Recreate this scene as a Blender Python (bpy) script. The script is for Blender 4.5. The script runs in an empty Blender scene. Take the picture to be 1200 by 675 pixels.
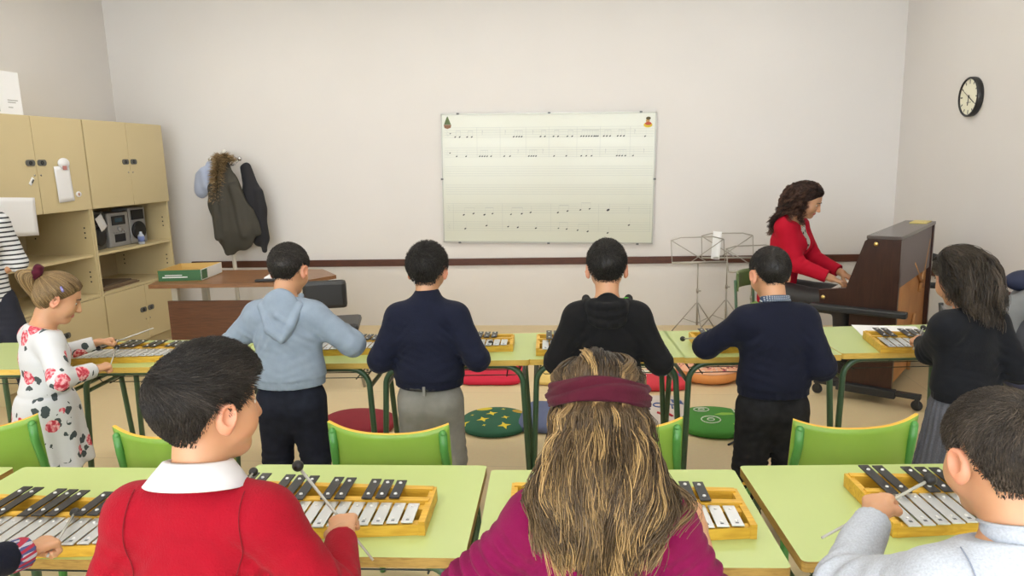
import bpy, bmesh, math, random
import numpy as np
from mathutils import Vector, Matrix
random.seed(7); RNG = np.random.default_rng(11)
PI = math.pi
SC = bpy.context.scene
COL = SC.collection
sin, cos = math.sin, math.cos

# ------------------------------------------------------------ camera model (1200x675)
FPX = 833.0; CP = .18; CYW = .113; CRO = .0267
CAM = np.array([0, 0, 1.6])
_r0 = np.array([cos(CYW), sin(CYW), 0]); _u0 = np.array([-sin(CYW)*sin(CP), cos(CYW)*sin(CP), cos(CP)])
CF = np.array([-sin(CYW)*cos(CP), cos(CYW)*cos(CP), -sin(CP)])
CR = cos(CRO)*_r0 - sin(CRO)*_u0; CU = sin(CRO)*_r0 + cos(CRO)*_u0
def ray(u, v): return CF + CR*(u-600)/FPX - CU*(v-337.5)/FPX
def atZ(u, v, z): d = ray(u, v); return CAM + d*(z-1.6)/d[2]
def atY(u, v, y): d = ray(u, v); return CAM + d*y/d[1]
def atX(u, v, x): d = ray(u, v); return CAM + d*x/d[0]

# ------------------------------------------------------------ materials
MATS = {}
def _new(name):
    m = bpy.data.materials.new(name); m.use_nodes = True
    nt = m.node_tree; b = nt.nodes['Principled BSDF']; return m, nt, b
def mat(name, col, rough=.6, metal=0, spec=.5, noise=0, nscale=20, bump=0, bscale=200, sheen=0, coat=0, trans=0, sss=0, stretch=None, emit=0):
    if name in MATS: return MATS[name]
    m, nt, b = _new(name)
    b.inputs['Base Color'].default_value = (*col, 1); b.inputs['Roughness'].default_value = rough
    b.inputs['Metallic'].default_value = metal; b.inputs['Specular IOR Level'].default_value = spec
    if sheen: b.inputs['Sheen Weight'].default_value = sheen; b.inputs['Sheen Roughness'].default_value = .5
    if coat: b.inputs['Coat Weight'].default_value = coat
    if trans: b.inputs['Transmission Weight'].default_value = trans
    if sss:
        b.inputs['Subsurface Weight'].default_value = sss; b.inputs['Subsurface Radius'].default_value = (.012, .005, .003)
        b.inputs['Subsurface Scale'].default_value = 1.0
    if emit: b.inputs['Emission Color'].default_value = (*col, 1); b.inputs['Emission Strength'].default_value = emit
    L = nt.links.new
    if noise or bump:
        tc = nt.nodes.new('ShaderNodeTexCoord'); src = tc.outputs['Object']
        if stretch:
            mp = nt.nodes.new('ShaderNodeMapping'); mp.inputs['Scale'].default_value = stretch
            L(src, mp.inputs['Vector']); src = mp.outputs['Vector']
    if noise:
        n = nt.nodes.new('ShaderNodeTexNoise'); n.inputs['Scale'].default_value = nscale; n.inputs['Detail'].default_value = 6
        L(src, n.inputs['Vector'])
        r = nt.nodes.new('ShaderNodeMapRange'); r.inputs['From Min'].default_value = .3; r.inputs['From Max'].default_value = .7
        r.inputs['To Min'].default_value = 1-noise; r.inputs['To Max'].default_value = 1+noise
        L(n.outputs['Fac'], r.inputs['Value'])
        v = nt.nodes.new('ShaderNodeVectorMath'); v.operation = 'SCALE'; v.inputs[0].default_value = col
        L(r.outputs['Result'], v.inputs['Scale']); L(v.outputs['Vector'], b.inputs['Base Color'])
    if bump:
        n2 = nt.nodes.new('ShaderNodeTexNoise'); n2.inputs['Scale'].default_value = bscale; n2.inputs['Detail'].default_value = 4
        L(src, n2.inputs['Vector'])
        bp = nt.nodes.new('ShaderNodeBump'); bp.inputs['Strength'].default_value = bump; bp.inputs['Distance'].default_value = .002
        L(n2.outputs['Fac'], bp.inputs['Height']); L(bp.outputs['Normal'], b.inputs['Normal'])
    MATS[name] = m; return m
def wood(name, c1, c2, scale=3, axis=(1, 14, 14), rough=.45):
    if name in MATS: return MATS[name]
    m, nt, b = _new(name); L = nt.links.new
    tc = nt.nodes.new('ShaderNodeTexCoord'); mp = nt.nodes.new('ShaderNodeMapping'); mp.inputs['Scale'].default_value = axis
    n = nt.nodes.new('ShaderNodeTexNoise'); n.inputs['Scale'].default_value = scale; n.inputs['Detail'].default_value = 8; n.inputs['Distortion'].default_value = 1.2
    r = nt.nodes.new('ShaderNodeValToRGB'); r.color_ramp.elements[0].position = .3; r.color_ramp.elements[0].color = (*c1, 1)
    r.color_ramp.elements[1].position = .7; r.color_ramp.elements[1].color = (*c2, 1)
    L(tc.outputs['Object'], mp.inputs['Vector']); L(mp.outputs['Vector'], n.inputs['Vector']); L(n.outputs['Fac'], r.inputs['Fac'])
    L(r.outputs['Color'], b.inputs['Base Color']); b.inputs['Roughness'].default_value = rough
    MATS[name] = m; return m
def hairmat(name, c1, c2, c3=None, rough=.5):
    if name in MATS: return MATS[name]
    m, nt, b = _new(name); L = nt.links.new
    a = nt.nodes.new('ShaderNodeAttribute'); a.attribute_name = 'Col'
    r = nt.nodes.new('ShaderNodeValToRGB'); e = r.color_ramp.elements
    e[0].position = 0; e[0].color = (*c1, 1); e[1].position = 1 if not c3 else .6; e[1].color = (*c2, 1)
    if c3: x = e.new(1.0); x.color = (*c3, 1)
    L(a.outputs['Fac'], r.inputs['Fac']); L(r.outputs['Color'], b.inputs['Base Color'])
    b.inputs['Roughness'].default_value = rough; b.inputs['Specular IOR Level'].default_value = .35
    b.inputs['Anisotropic'].default_value = .4
    MATS[name] = m; return m
def nodemat(name, build):
    if name in MATS: return MATS[name]
    m, nt, b = _new(name); build(nt, b, nt.nodes.new, nt.links.new); MATS[name] = m; return m

# ------------------------------------------------------------ object helpers
def props(o, label=None, cat=None, group=None, kind=None):
    if label: o['label'] = label
    if cat: o['category'] = cat
    if group: o['group'] = group
    if kind: o['kind'] = kind
    return o
def empty(name, loc=(0, 0, 0), rz=0, label=None, cat=None, group=None):
    o = bpy.data.objects.new(name, None); COL.objects.link(o); o.empty_display_size = .1
    o.location = tuple(float(v) for v in loc); o.rotation_euler = (0, 0, rz)
    return props(o, label, cat, group)
def copy_tree(o, parent=None):
    c = o.copy(); COL.objects.link(c)
    if parent: c.parent = parent
    for ch in KIDS.get(o.name, []):
        k = copy_tree(ch, c); KIDS.setdefault(c.name, []).append(k)
    return c
KIDS = {}
def link(o, parent=None):
    COL.objects.link(o)
    if parent: o.parent = parent; KIDS.setdefault(parent.name, []).append(o)
    return o

class MB:
    """collects shapes into one mesh"""
    def __init__(s): s.v = []; s.f = []; s.m = []; s.mi = 0; s.sm = []; s.smooth = False
    def add(s, vs, fs, M=None):
        b = len(s.v)
        if M is not None: vs = [tuple(M @ Vector(v)) for v in vs]
        s.v += [tuple(v) for v in vs]; s.f += [tuple(i+b for i in f) for f in fs]
        s.m += [s.mi]*len(fs); s.sm += [s.smooth]*len(fs); return s
    def box(s, x0, x1, y0, y1, z0, z1, M=None, bev=0, mats=None):
        if bev:
            bm = bmesh.new(); bmesh.ops.create_cube(bm, size=1)
            for v in bm.verts: v.co = Vector(((x0+x1)/2+v.co.x*(x1-x0), (y0+y1)/2+v.co.y*(y1-y0), (z0+z1)/2+v.co.z*(z1-z0)))
            bmesh.ops.bevel(bm, geom=bm.edges[:], offset=bev, segments=2, profile=.6, affect='EDGES')
            bm.verts.index_update(); s.add([v.co for v in bm.verts], [[v.index for v in f.verts] for f in bm.faces], M); bm.free(); return s
        v = [(x0, y0, z0), (x1, y0, z0), (x1, y1, z0), (x0, y1, z0), (x0, y0, z1), (x1, y0, z1), (x1, y1, z1), (x0, y1, z1)]
        return s.add(v, [(0, 3, 2, 1), (4, 5, 6, 7), (0, 1, 5, 4), (1, 2, 6, 5), (2, 3, 7, 6), (3, 0, 4, 7)], M)
    def prism(s, pts, z0, z1, M=None, side=None):
        n = len(pts); v = [(p[0], p[1], z0) for p in pts]+[(p[0], p[1], z1) for p in pts]
        s.add(v, [tuple(range(n-1, -1, -1)), tuple(range(n, 2*n))], M)
        mi = s.mi
        if side is not None: s.mi = side
        s.add(v, [(i, (i+1) % n, (i+1) % n+n, i+n) for i in range(n)], M); s.mi = mi; return s
    def tube(s, path, r, n=8, M=None, caps=True, closed=False):
        P = [Vector(p) for p in path]; N = len(P); rr = r if hasattr(r, '__len__') else [r]*N
        vs = []; prev = None
        for i, p in enumerate(P):
            if closed: t = (P[(i+1) % N]-P[i-1])
            else: t = (P[min(i+1, N-1)]-P[max(i-1, 0)])
            if t.length < 1e-9: t = Vector((0, 0, 1))
            t.normalize()
            if prev is None:
                a = Vector((0, 0, 1)) if abs(t.z) < .9 else Vector((1, 0, 0)); prev = t.cross(a).normalized()
            else: prev = (prev-t*prev.dot(t)).normalized()
            b = t.cross(prev)
            for k in range(n): a = 2*PI*k/n; vs.append(p+(prev*cos(a)+b*sin(a))*rr[i])
        fs = []
        for i in range(N if closed else N-1):
            j = (i+1) % N
            for k in range(n): fs.append((i*n+k, i*n+(k+1) % n, j*n+(k+1) % n, j*n+k))
        sm = s.smooth; s.smooth = True; s.add(vs, fs, M); s.smooth = sm
        if caps and not closed: s.add(vs, [tuple(range(n-1, -1, -1)), tuple((N-1)*n+k for k in range(n))], M)
        return s
    def lathe(s, prof, n=24, M=None, sy=1, closed=False, caps=True):
        vs = []; N = len(prof)
        for (r, z) in prof:
            for k in range(n): a = 2*PI*k/n; vs.append((r*cos(a), r*sin(a)*sy, z))
        fs = [(i*n+k, i*n+(k+1) % n, ((i+1) % N)*n+(k+1) % n, ((i+1) % N)*n+k) for i in range(N if closed else N-1) for k in range(n)]
        sm = s.smooth; s.smooth = True; s.add(vs, fs, M); s.smooth = sm
        if not closed and caps:
            if prof[0][0] > 1e-4: s.add(vs[:n], [tuple(range(n-1, -1, -1))], M)
            if prof[-1][0] > 1e-4: s.add(vs[-n:], [tuple(range(n))], M)
        return s
    def ball(s, c, r, n=14, sq=(1, 1, 1), M=None):
        m = n//2; prof = []
        vs = []; 
        for i in range(m+1):
            a = PI*i/m
            for k in range(n):
                b = 2*PI*k/n; vs.append((c[0]+r*sq[0]*sin(a)*cos(b), c[1]+r*sq[1]*sin(a)*sin(b), c[2]-r*sq[2]*cos(a)))
        fs = [(i*n+k, i*n+(k+1) % n, (i+1)*n+(k+1) % n, (i+1)*n+k) for i in range(m) for k in range(n)]
        sm = s.smooth; s.smooth = True; s.add(vs, fs, M); s.smooth = sm; return s
    def sheet(s, fn, nu, nv, th=.004, M=None):
        """thick surface: fn(u,v)->point, thickness th along normal"""
        G = [[Vector(fn(i/nu, j/nv)) for j in range(nv+1)] for i in range(nu+1)]
        def nrm(i, j):
            a = G[min(i+1, nu)][j]-G[max(i-1, 0)][j]; b = G[i][min(j+1, nv)]-G[i][max(j-1, 0)]
            c = a.cross(b); return c.normalized() if c.length > 1e-12 else Vector((0, 0, 1))
        T = [G[i][j]+nrm(i, j)*th/2 for i in range(nu+1) for j in range(nv+1)]
        B = [G[i][j]-nrm(i, j)*th/2 for i in range(nu+1) for j in range(nv+1)]
        w = nv+1; n = len(T); fs = []
        for i in range(nu):
            for j in range(nv):
                a = i*w+j; fs.append((a, a+w, a+w+1, a+1)); fs.append((n+a, n+a+1, n+a+w+1, n+a+w))
        sm = s.smooth; s.smooth = True; s.add(T+B, fs, M); s.smooth = sm
        e = []
        for i in range(nu):
            a = i*w; e.append((a, n+a, n+a+w, a+w)); a = i*w+nv; e.append((a, a+w, n+a+w, n+a))
        for j in range(nv):
            e.append((j, j+1, n+j+1, n+j)); a = nu*w+j; e.append((a, n+a, n+a+1, a+1))
        mi = s.mi
        if hasattr(s, 'edge_mi'): s.mi = s.edge_mi
        s.add(T+B, e, M); s.mi = mi; return s
    def build(s, name, mats, parent=None, loc=None, rot=None, label=None, cat=None, group=None, kind=None, merge=True):
        me = bpy.data.meshes.new(name); me.from_pydata(s.v, [], s.f)
        if not isinstance(mats, (list, tuple)): mats = [mats]
        for m in mats: me.materials.append(m)
        me.polygons.foreach_set('material_index', s.m); me.polygons.foreach_set('use_smooth', s.sm)
        if merge:
            bm = bmesh.new(); bm.from_mesh(me); bmesh.ops.remove_doubles(bm, verts=bm.verts, dist=1e-5); bm.to_mesh(me); bm.free()
        me.update()
        o = bpy.data.objects.new(name, me); link(o, parent)
        if loc is not None: o.location = tuple(float(v) for v in loc)
        if rot is not None: o.rotation_euler = rot
        return props(o, label, cat, group, kind)
def rrect(w, h, r, n=4):
    pts = []
    for cx, cy, a0 in ((w/2-r, h/2-r, 0), (-w/2+r, h/2-r, PI/2), (-w/2+r, -h/2+r, PI), (w/2-r, -h/2+r, 1.5*PI)):
        for i in range(n+1): a = a0+PI/2*i/n; pts.append((cx+r*cos(a), cy+r*sin(a)))
    return pts
def np_mesh(name, V, F, mats, parent=None, smooth=True, mi=None, col=None, **kw):
    me = bpy.data.meshes.new(name); k = F.shape[1]
    me.vertices.add(len(V)); me.vertices.foreach_set('co', V.astype(np.float32).ravel())
    me.loops.add(F.size); me.loops.foreach_set('vertex_index', F.astype(np.int32).ravel())
    me.polygons.add(len(F)); me.polygons.foreach_set('loop_start', np.arange(0, F.size, k, dtype=np.int32))
    me.update(calc_edges=True)
    me.polygons.foreach_set('use_smooth', np.full(len(F), smooth))
    if not isinstance(mats, (list, tuple)): mats = [mats]
    for m in mats: me.materials.append(m)
    if mi is not None: me.polygons.foreach_set('material_index', mi.astype(np.int32))
    if col is not None:
        a = me.attributes.new('Col', 'FLOAT', 'POINT'); a.data.foreach_set('value', col.astype(np.float32))
    me.validate(); me.update()
    o = bpy.data.objects.new(name, me); link(o, parent)
    return props(o, **kw)

# ------------------------------------------------------------ signed-distance modelling
A3 = lambda p: np.array(p, float)
def unit(v): v = A3(v); return v/np.linalg.norm(v)
class Cone:
    def __init__(s, a, b, ra, rb=None, k=.02, cuts=(), sq=None, op=1):
        s.a = A3(a); s.b = A3(b); s.ra = ra; s.rb = ra if rb is None else rb; s.k = k; s.cuts = cuts; s.sq = sq; s.op = op
        s.c = (s.a+s.b)/2; s.R = np.linalg.norm(s.b-s.a)/2+max(s.ra, s.rb)
    def d(s, P):
        a, b = s.a, s.b; Q = P
        f = 1
        if s.sq is not None:
            ax, f = s.sq; Q = P+np.outer((P-a)@ax, ax)*(1/f-1); b = b+ax*((b-a)@ax)*(1/f-1)
        ab = b-a; t = np.clip(((Q-a)@ab)/(ab@ab+1e-12), 0, 1)
        r = np.linalg.norm(Q-a-t[:, None]*ab, axis=1)-(s.ra+(s.rb-s.ra)*t)
        r = r*min(1, f)
        for (p, n) in s.cuts: r = np.maximum(r, (P-A3(p))@unit(n))
        return r
    def inflated(s, e, k=None): return Cone(s.a, s.b, s.ra+e, s.rb+e, s.k if k is None else k, s.cuts, s.sq, s.op)
class Ell:
    def __init__(s, c, r, R=None, k=.015, op=1):
        s.c = A3(c); s.r = A3(r); s.M = np.eye(3) if R is None else R; s.k = k; s.op = op; s.R = max(s.r)
    def d(s, P):
        q = (P-s.c)@s.M; k0 = np.linalg.norm(q/s.r, axis=1); k1 = np.linalg.norm(q/(s.r*s.r), axis=1)+1e-9
        return k0*(k0-1)/k1
    def inflated(s, e, k=None): return Ell(s.c, s.r+e, s.M, s.k if k is None else k, s.op)
def comb(prims, P):
    D = None
    for p in prims:
        d = p.d(P)
        if D is None: D = d; continue
        k = p.k
        if p.op > 0:
            h = np.clip(.5+.5*(D-d)/k, 0, 1); D = D+(d-D)*h-k*h*(1-h)
        else:
            d = -d; h = np.clip(.5-.5*(D-d)/k, 0, 1); D = D+(d-D)*h+k*h*(1-h)
    return D
def grad(fn, P, e=.002):
    g = np.stack([fn(P+np.eye(3)[i]*e)-fn(P-np.eye(3)[i]*e) for i in range(3)], 1)
    return g/(np.linalg.norm(g, axis=1, keepdims=True)+1e-9)
def sdf_mesh(prims, h, post=None, lo=None, hi=None, margin=.02):
    """surface nets over a block-sparse grid; post(P, D) may displace or cut"""
    if lo is None:
        lo = np.min([p.c-p.R for p in prims if p.op > 0], 0)-margin; hi = np.max([p.c+p.R for p in prims if p.op > 0], 0)+margin
    B = 12; nb = np.ceil((hi-lo)/(h*B)).astype(int); n = nb*B+1
    V = np.full(n, 1.0, np.float32)
    gi = np.stack(np.meshgrid(*[np.arange(k) for k in nb], indexing='ij'), -1).reshape(-1, 3)
    cen = lo+(gi+.5)*h*B; dc = comb(prims, cen)
    half = h*B*.87; act = np.abs(dc) < half*1.35+.012
    for g in gi[(~act) & (dc < 0)]: V[g[0]*B:g[0]*B+B+1, g[1]*B:g[1]*B+B+1, g[2]*B:g[2]*B+B+1] = -1
    off = np.stack(np.meshgrid(*[np.arange(B+1)]*3, indexing='ij'), -1).reshape(-1, 3)*h
    pc = np.stack([np.linalg.norm(cen-p.c, axis=1)-p.R for p in prims], 1)
    for i in np.nonzero(act)[0]:
        sub = [p for j, p in enumerate(prims) if pc[i, j] < half+max(dc[i], 0)+half+.03]
        if not sub: continue
        if sub[0].op < 0: sub = [p for p in sub if p.op > 0]+[p for p in sub if p.op < 0]
        if not sub or sub[0].op < 0: continue
        g = gi[i]; P = lo+g*B*h+off; D = comb(sub, P)
        if post: D = post(P, D)
        V[g[0]*B:g[0]*B+B+1, g[1]*B:g[1]*B+B+1, g[2]*B:g[2]*B+B+1] = D.reshape(B+1, B+1, B+1)
    V[0] = V[-1] = 1; V[:, 0] = V[:, -1] = 1; V[:, :, 0] = V[:, :, -1] = 1
    S = V < 0
    c = S[:-1, :-1, :-1].astype(np.int8)
    cnt = sum(S[i:S.shape[0]-1+i, j:S.shape[1]-1+j, k:S.shape[2]-1+k].astype(np.int8) for i in (0, 1) for j in (0, 1) for k in (0, 1))
    cell = np.argwhere((cnt > 0) & (cnt < 8)); idx = np.full(cnt.shape, -1, np.int32); idx[tuple(cell.T)] = np.arange(len(cell))
    acc = np.zeros((len(cell), 3)); num = np.zeros(len(cell))
    cor = [(i, j, k) for i in (0, 1) for j in (0, 1) for k in (0, 1)]
    for a in cor:
        for ax in range(3):
            if a[ax] == 0:
                b = list(a); b[ax] = 1
                va = V[tuple((cell+a).T)]; vb = V[tuple((cell+b).T)]; m = (va < 0) != (vb < 0)
                t = np.where(m, va/(va-vb+1e-20), 0); pt = np.array(a)+np.outer(t, np.eye(3)[ax])
                acc += pt*m[:, None]; num += m
    verts = lo+(cell+acc/num[:, None])*h
    quads = []
    for ax in range(3):
        sl0 = [slice(1, -1)]*3; sl0[ax] = slice(0, -1); sl1 = [slice(1, -1)]*3; sl1[ax] = slice(1, None)
        s0 = S[tuple(sl0)]; s1 = S[tuple(sl1)]; e = np.argwhere(s0 != s1); fl = s0[tuple(e.T)]
        o = np.array([1, 1, 1]); o[ax] = 0; e = e+o
        u, v = [(1, 2), (2, 0), (0, 1)][ax]; U = np.eye(3, dtype=int)[u]; W = np.eye(3, dtype=int)[v]
        q = np.stack([idx[tuple((e-U-W).T)], idx[tuple((e-W).T)], idx[tuple(e.T)], idx[tuple((e-U).T)]], 1)
        q[~fl] = q[~fl][:, ::-1]; quads.append(q)
    F = np.concatenate(quads); F = F[(F >= 0).all(1)]
    return verts, F
def wav(P, f, seed=0):
    """cheap smooth 3-D noise in -1..1"""
    r = np.random.default_rng(seed); o = 0
    for i in range(4):
        a = r.normal(size=3); a /= np.linalg.norm(a); b = r.normal(size=3); b /= np.linalg.norm(b); ph = r.uniform(0, 6, 2)
        o = o+np.sin(P@a*f*(1+.3*i)+ph[0]+1.7*np.sin(P@b*f*.6+ph[1]))
    return o/4
def strands(paths, w, name, m, parent, col, rad_prof=None, sides=3, base=None):
    """paths (N,S,3) -> one mesh of tapered strands, optional base mesh (V,F) merged in"""
    N, S, _ = paths.shape; t = np.linspace(0, 1, S)
    prof = (1-t**3)*.9+.1 if rad_prof is None else rad_prof(t)
    T = np.gradient(paths, axis=1); T /= np.linalg.norm(T, axis=2, keepdims=True)+1e-9
    rv = RNG.normal(size=(N, 1, 3)); A = np.cross(T, rv); A /= np.linalg.norm(A, axis=2, keepdims=True)+1e-9; Bv = np.cross(T, A)
    ww = (w*(RNG.uniform(.6, 1.3, N))[:, None]*prof[None])[..., None]
    V = np.stack([paths+(A*cos(2*PI*k/sides)+Bv*sin(2*PI*k/sides))*ww for k in range(sides)], 2)  # N,S,k,3
    i = np.arange(N)[:, None, None]*S*sides; s = np.arange(S-1)[None, :, None]*sides; k = np.arange(sides)[None, None]
    k2 = (k+1) % sides
    F = np.stack([i+s+k, i+s+k2, i+s+sides+k2, i+s+sides+k], -1).reshape(-1, 4)
    V = V.reshape(-1, 3); C = np.repeat(col, S*sides) if col.ndim == 1 else np.repeat(col.reshape(-1), sides)
    if base is not None:
        bv, bf, bc = base; F = np.concatenate([F, bf+len(V)]); V = np.concatenate([V, bv]); C = np.concatenate([C, np.full(len(bv), bc)])
    return np_mesh(name, V, F, m, parent, col=C)
EXPOSURE = 1.5
# ------------------------------------------------------------ palette
M_wall = mat('wall_paint', (.70, .678, .662), .85, noise=.015, nscale=1.5, bump=.15, bscale=60)
M_ceil = mat('ceiling_paint', (.8, .79, .76), .9)
M_green = mat('green_laminate', (.44, .535, .205), .32, noise=.02, nscale=3, spec=.5)
M_edge = wood('table_edge_wood', (.26, .15, .035), (.44, .28, .07), 6, (3, 3, 20))
M_edgey = wood('table_edge_yellow', (.55, .36, .06), (.68, .46, .10), 6, (3, 3, 20))
M_gsteel = mat('green_steel', (.045, .105, .052), .35, spec=.6)
M_gsteel2 = mat('chair_green_steel', (.06, .24, .045), .35, spec=.6)
M_ply = mat('chair_green_board', (.21, .37, .05), .35, noise=.06, nscale=4)
M_plyedge = mat('chair_board_edge', (.70, .40, .04), .5)
M_black = mat('black_plastic', (.012, .012, .013), .4)
M_wire = mat('dark_wire', (.02, .03, .022), .4)
M_beige = mat('cabinet_beige', (.60, .50, .29), .5, noise=.015, nscale=2)
M_beigein = mat('cabinet_inside', (.43, .35, .22), .6)
M_chrome = mat('chrome', (.6, .6, .6), .25, 1)
M_steel = mat('stand_steel', (.42, .40, .36), .35, .8)
M_grey = mat('grey_plastic', (.10, .10, .10), .4)
M_white = mat('white_paper', (.82, .83, .86), .8)
M_rail = wood('brown_rail_wood', (.060, .019, .010), (.105, .033, .016), 4, (2, 20, 20))
M_desk = wood('desk_walnut', (.17, .075, .03), (.27, .13, .055), 3, (2, 22, 22), .35)
M_deskd = wood('desk_panel_walnut', (.085, .034, .016), (.15, .06, .027), 3, (2, 4, 30), .4)
M_brass = mat('brass', (.75, .55, .2), .3, 1)

def floor_nodes(nt, b, N, L):
    tc = N('ShaderNodeTexCoord'); mp = N('ShaderNodeMapping'); mp.inputs['Location'].default_value = (.17, .1, 0)
    br = N('ShaderNodeTexBrick'); br.offset = 0; br.inputs['Scale'].default_value = 1
    br.inputs['Brick Width'].default_value = 1.2; br.inputs['Row Height'].default_value = 1.2; br.inputs['Mortar Size'].default_value = .003
    br.inputs['Color1'].default_value = (.70, .565, .34, 1); br.inputs['Color2'].default_value = (.72, .58, .35, 1)
    br.inputs['Mortar'].default_value = (.58, .46, .28, 1)
    n = N('ShaderNodeTexNoise'); n.inputs['Scale'].default_value = 60; n.inputs['Detail'].default_value = 5
    mx = N('ShaderNodeMix'); mx.data_type = 'RGBA'; mx.blend_type = 'MULTIPLY'; mx.inputs[0].default_value = .12
    L(tc.outputs['Object'], mp.inputs['Vector']); L(mp.outputs['Vector'], br.inputs['Vector']); L(tc.outputs['Object'], n.inputs['Vector'])
    L(br.outputs['Color'], mx.inputs[6]); L(n.outputs['Color'], mx.inputs[7]); L(mx.outputs[2], b.inputs['Base Color'])
    b.inputs['Roughness'].default_value = .42; b.inputs['Specular IOR Level'].default_value = .35
M_floor = nodemat('floor_linoleum', floor_nodes)

# ------------------------------------------------------------ shell
XL, XR, YB, YR, HC = -4.638, 2.70, 6.715, -3.2, 3.35
def shell(name, x0, x1, y0, y1, z0, z1, m): MB().box(x0, x1, y0, y1, z0, z1).build(name, m, kind='structure')
shell('floor', XL-.15, XR+.15, YR-.15, YB+.15, -.1, 0, M_floor)
shell('ceiling', XL-.15, XR+.15, YR-.15, YB+.15, HC, HC+.1, M_ceil)
shell('wall_front', XL-.15, XR+.15, YB, YB+.15, 0, HC, M_wall)
shell('wall_right', XR, XR+.15, YR, YB, 0, HC, M_wall)
shell('wall_left', XL-.15, XL, YR, YB, 0, HC, M_wall)
# rear wall with a window band whose panes glow in place of daylight (behind the camera)
w = MB(); w.box(XL-.15, XR+.15, YR-.15, YR, 0, .9); w.box(XL-.15, XR+.15, YR-.15, YR, 2.9, HC)
w.box(XL-.15, -4.2, YR-.15, YR, .9, 2.9); w.box(2.3, XR+.15, YR-.15, YR, .9, 2.9); w.box(-1.1, -.8, YR-.15, YR, .9, 2.9)
w.build('wall_rear', M_wall, kind='structure')
M_glow_pane = mat('bright_window_pane', (.86, .93, 1.0), .3, emit=1); M_glow_pane.node_tree.nodes['Principled BSDF'].inputs['Emission Strength'].default_value = 3.2
M_frame = mat('window_frame_white', (.75, .75, .74), .4)
for i, (x0, x1) in enumerate(((-4.2, -1.1), (-.8, 2.3))):
    f = MB(); t = .05
    for a, b_ in ((x0, x0+t), (x1-t, x1), ((x0+x1)/2-t/2, (x0+x1)/2+t/2)): f.box(a, b_, YR-.11, YR-.04, .9, 2.9)
    for a, b_ in ((.9, .9+t), (2.9-t, 2.9)): f.box(x0, x1, YR-.11, YR-.04, a, b_)
    o = f.build('window_%d' % (i+1), M_frame, kind='structure')
    MB().box(x0+t, x1-t, YR-.08, YR-.074, .9+t, 2.9-t).build('pane', M_glow_pane, o)
# brown rail
MB().box(-4.0, XR-.02, YB-.022, YB, .598, .664, bev=.003).build('trim_1', M_rail, kind='structure')
MB().box(XR-.022, XR, 1.0, YB-.03, .60, .666, bev=.003).build('trim_2', M_rail, kind='structure')

# ------------------------------------------------------------ ceiling lights
M_lum = mat('light_diffuser', (1.0, .965, .90), .5, emit=1)
M_lum.node_tree.nodes['Principled BSDF'].inputs['Emission Strength'].default_value = 6.0
lightspots = [(-3.0, 5.2), (-.9, 5.2), (1.2, 5.2), (-3.0, 2.6), (-.9, 2.6), (1.2, 2.6), (-3.0, 0), (-.9, 0), (1.2, 0), (-.9, -2)]
rowsn = {5.2: 'near the whiteboard wall', 2.6: 'over the middle of the class', 0: 'over the rear row', -2: 'closest to the windows'}
coln = {-3.0: 'on the cabinet side', -.9: 'down the centre', 1.2: 'on the piano side'}
proto = None
for x, y in lightspots:
    if proto is None:
        proto = empty('ceiling_light', (x, y, HC)); b = MB(); b.box(-.62, .62, -.16, .16, -.06, 0, bev=.006); b.build('housing', M_frame, proto)
        MB().box(-.58, .58, -.125, .125, -.066, -.0605).build('diffuser', M_lum, proto); t = proto
    else: t = copy_tree(proto); t.location = (x, y, HC)
    props(t, 'long white ceiling light %s, %s' % (rowsn[y], coln[x]), 'ceiling light', 'ceiling lights')

# ------------------------------------------------------------ sky outside the rear windows
wd = bpy.data.worlds.new('world'); SC.world = wd; wd.use_nodes = True
bg = wd.node_tree.nodes['Background']; sky = wd.node_tree.nodes.new('ShaderNodeTexSky'); sky.sky_type = 'NISHITA'; sky.sun_disc = False
sky.sun_elevation = .6; wd.node_tree.links.new(sky.outputs[0], bg.inputs['Color']); bg.inputs['Strength'].default_value = .12

# ------------------------------------------------------------ whiteboard
WX0, WX1, WZ0, WZ1 = -1.396, .582, .804, 2.004
WW, WH = WX1-WX0, WZ1-WZ0
M_board = mat('whiteboard_enamel', (.60, .61, .52), .22, spec=.5)
M_alu = mat('aluminium_frame', (.38, .38, .33), .4, .6)
M_staff = mat('staff_line_grey', (.40, .41, .38), .6)
M_ink = mat('marker_ink', (.03, .03, .035), .5)
wb = empty('whiteboard', ((WX0+WX1)/2, YB, (WZ0+WZ1)/2), 0, 'large whiteboard ruled with music staves on the front wall', 'whiteboard')
wb.rotation_euler = (0, .022, 0)
MB().box(-WW/2+.008, WW/2-.008, -.022, -.004, -WH/2+.008, WH/2-.008).build('panel', M_board, wb)
f = MB()
f.box(-WW/2, WW/2, -.028, 0, WH/2-.012, WH/2); f.box(-WW/2, WW/2, -.028, 0, -WH/2, -WH/2+.014)
f.box(-WW/2, -WW/2+.011, -.028, 0, -WH/2, WH/2); f.box(WW/2-.011, WW/2, -.028, 0, -WH/2, WH/2)
f.build('frame', M_alu, wb)
for (x, z) in ((-.83, WH/2), (.02, WH/2), (.85, WH/2), (-.83, -WH/2), (.02, -WH/2), (.85, -WH/2), (-WW/2, 0), (WW/2, 0)):
    MB().box(x-.012, x+.012, -.032, 0, z-.008, z+.008, bev=.002).build('clip', M_grey, wb)
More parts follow.
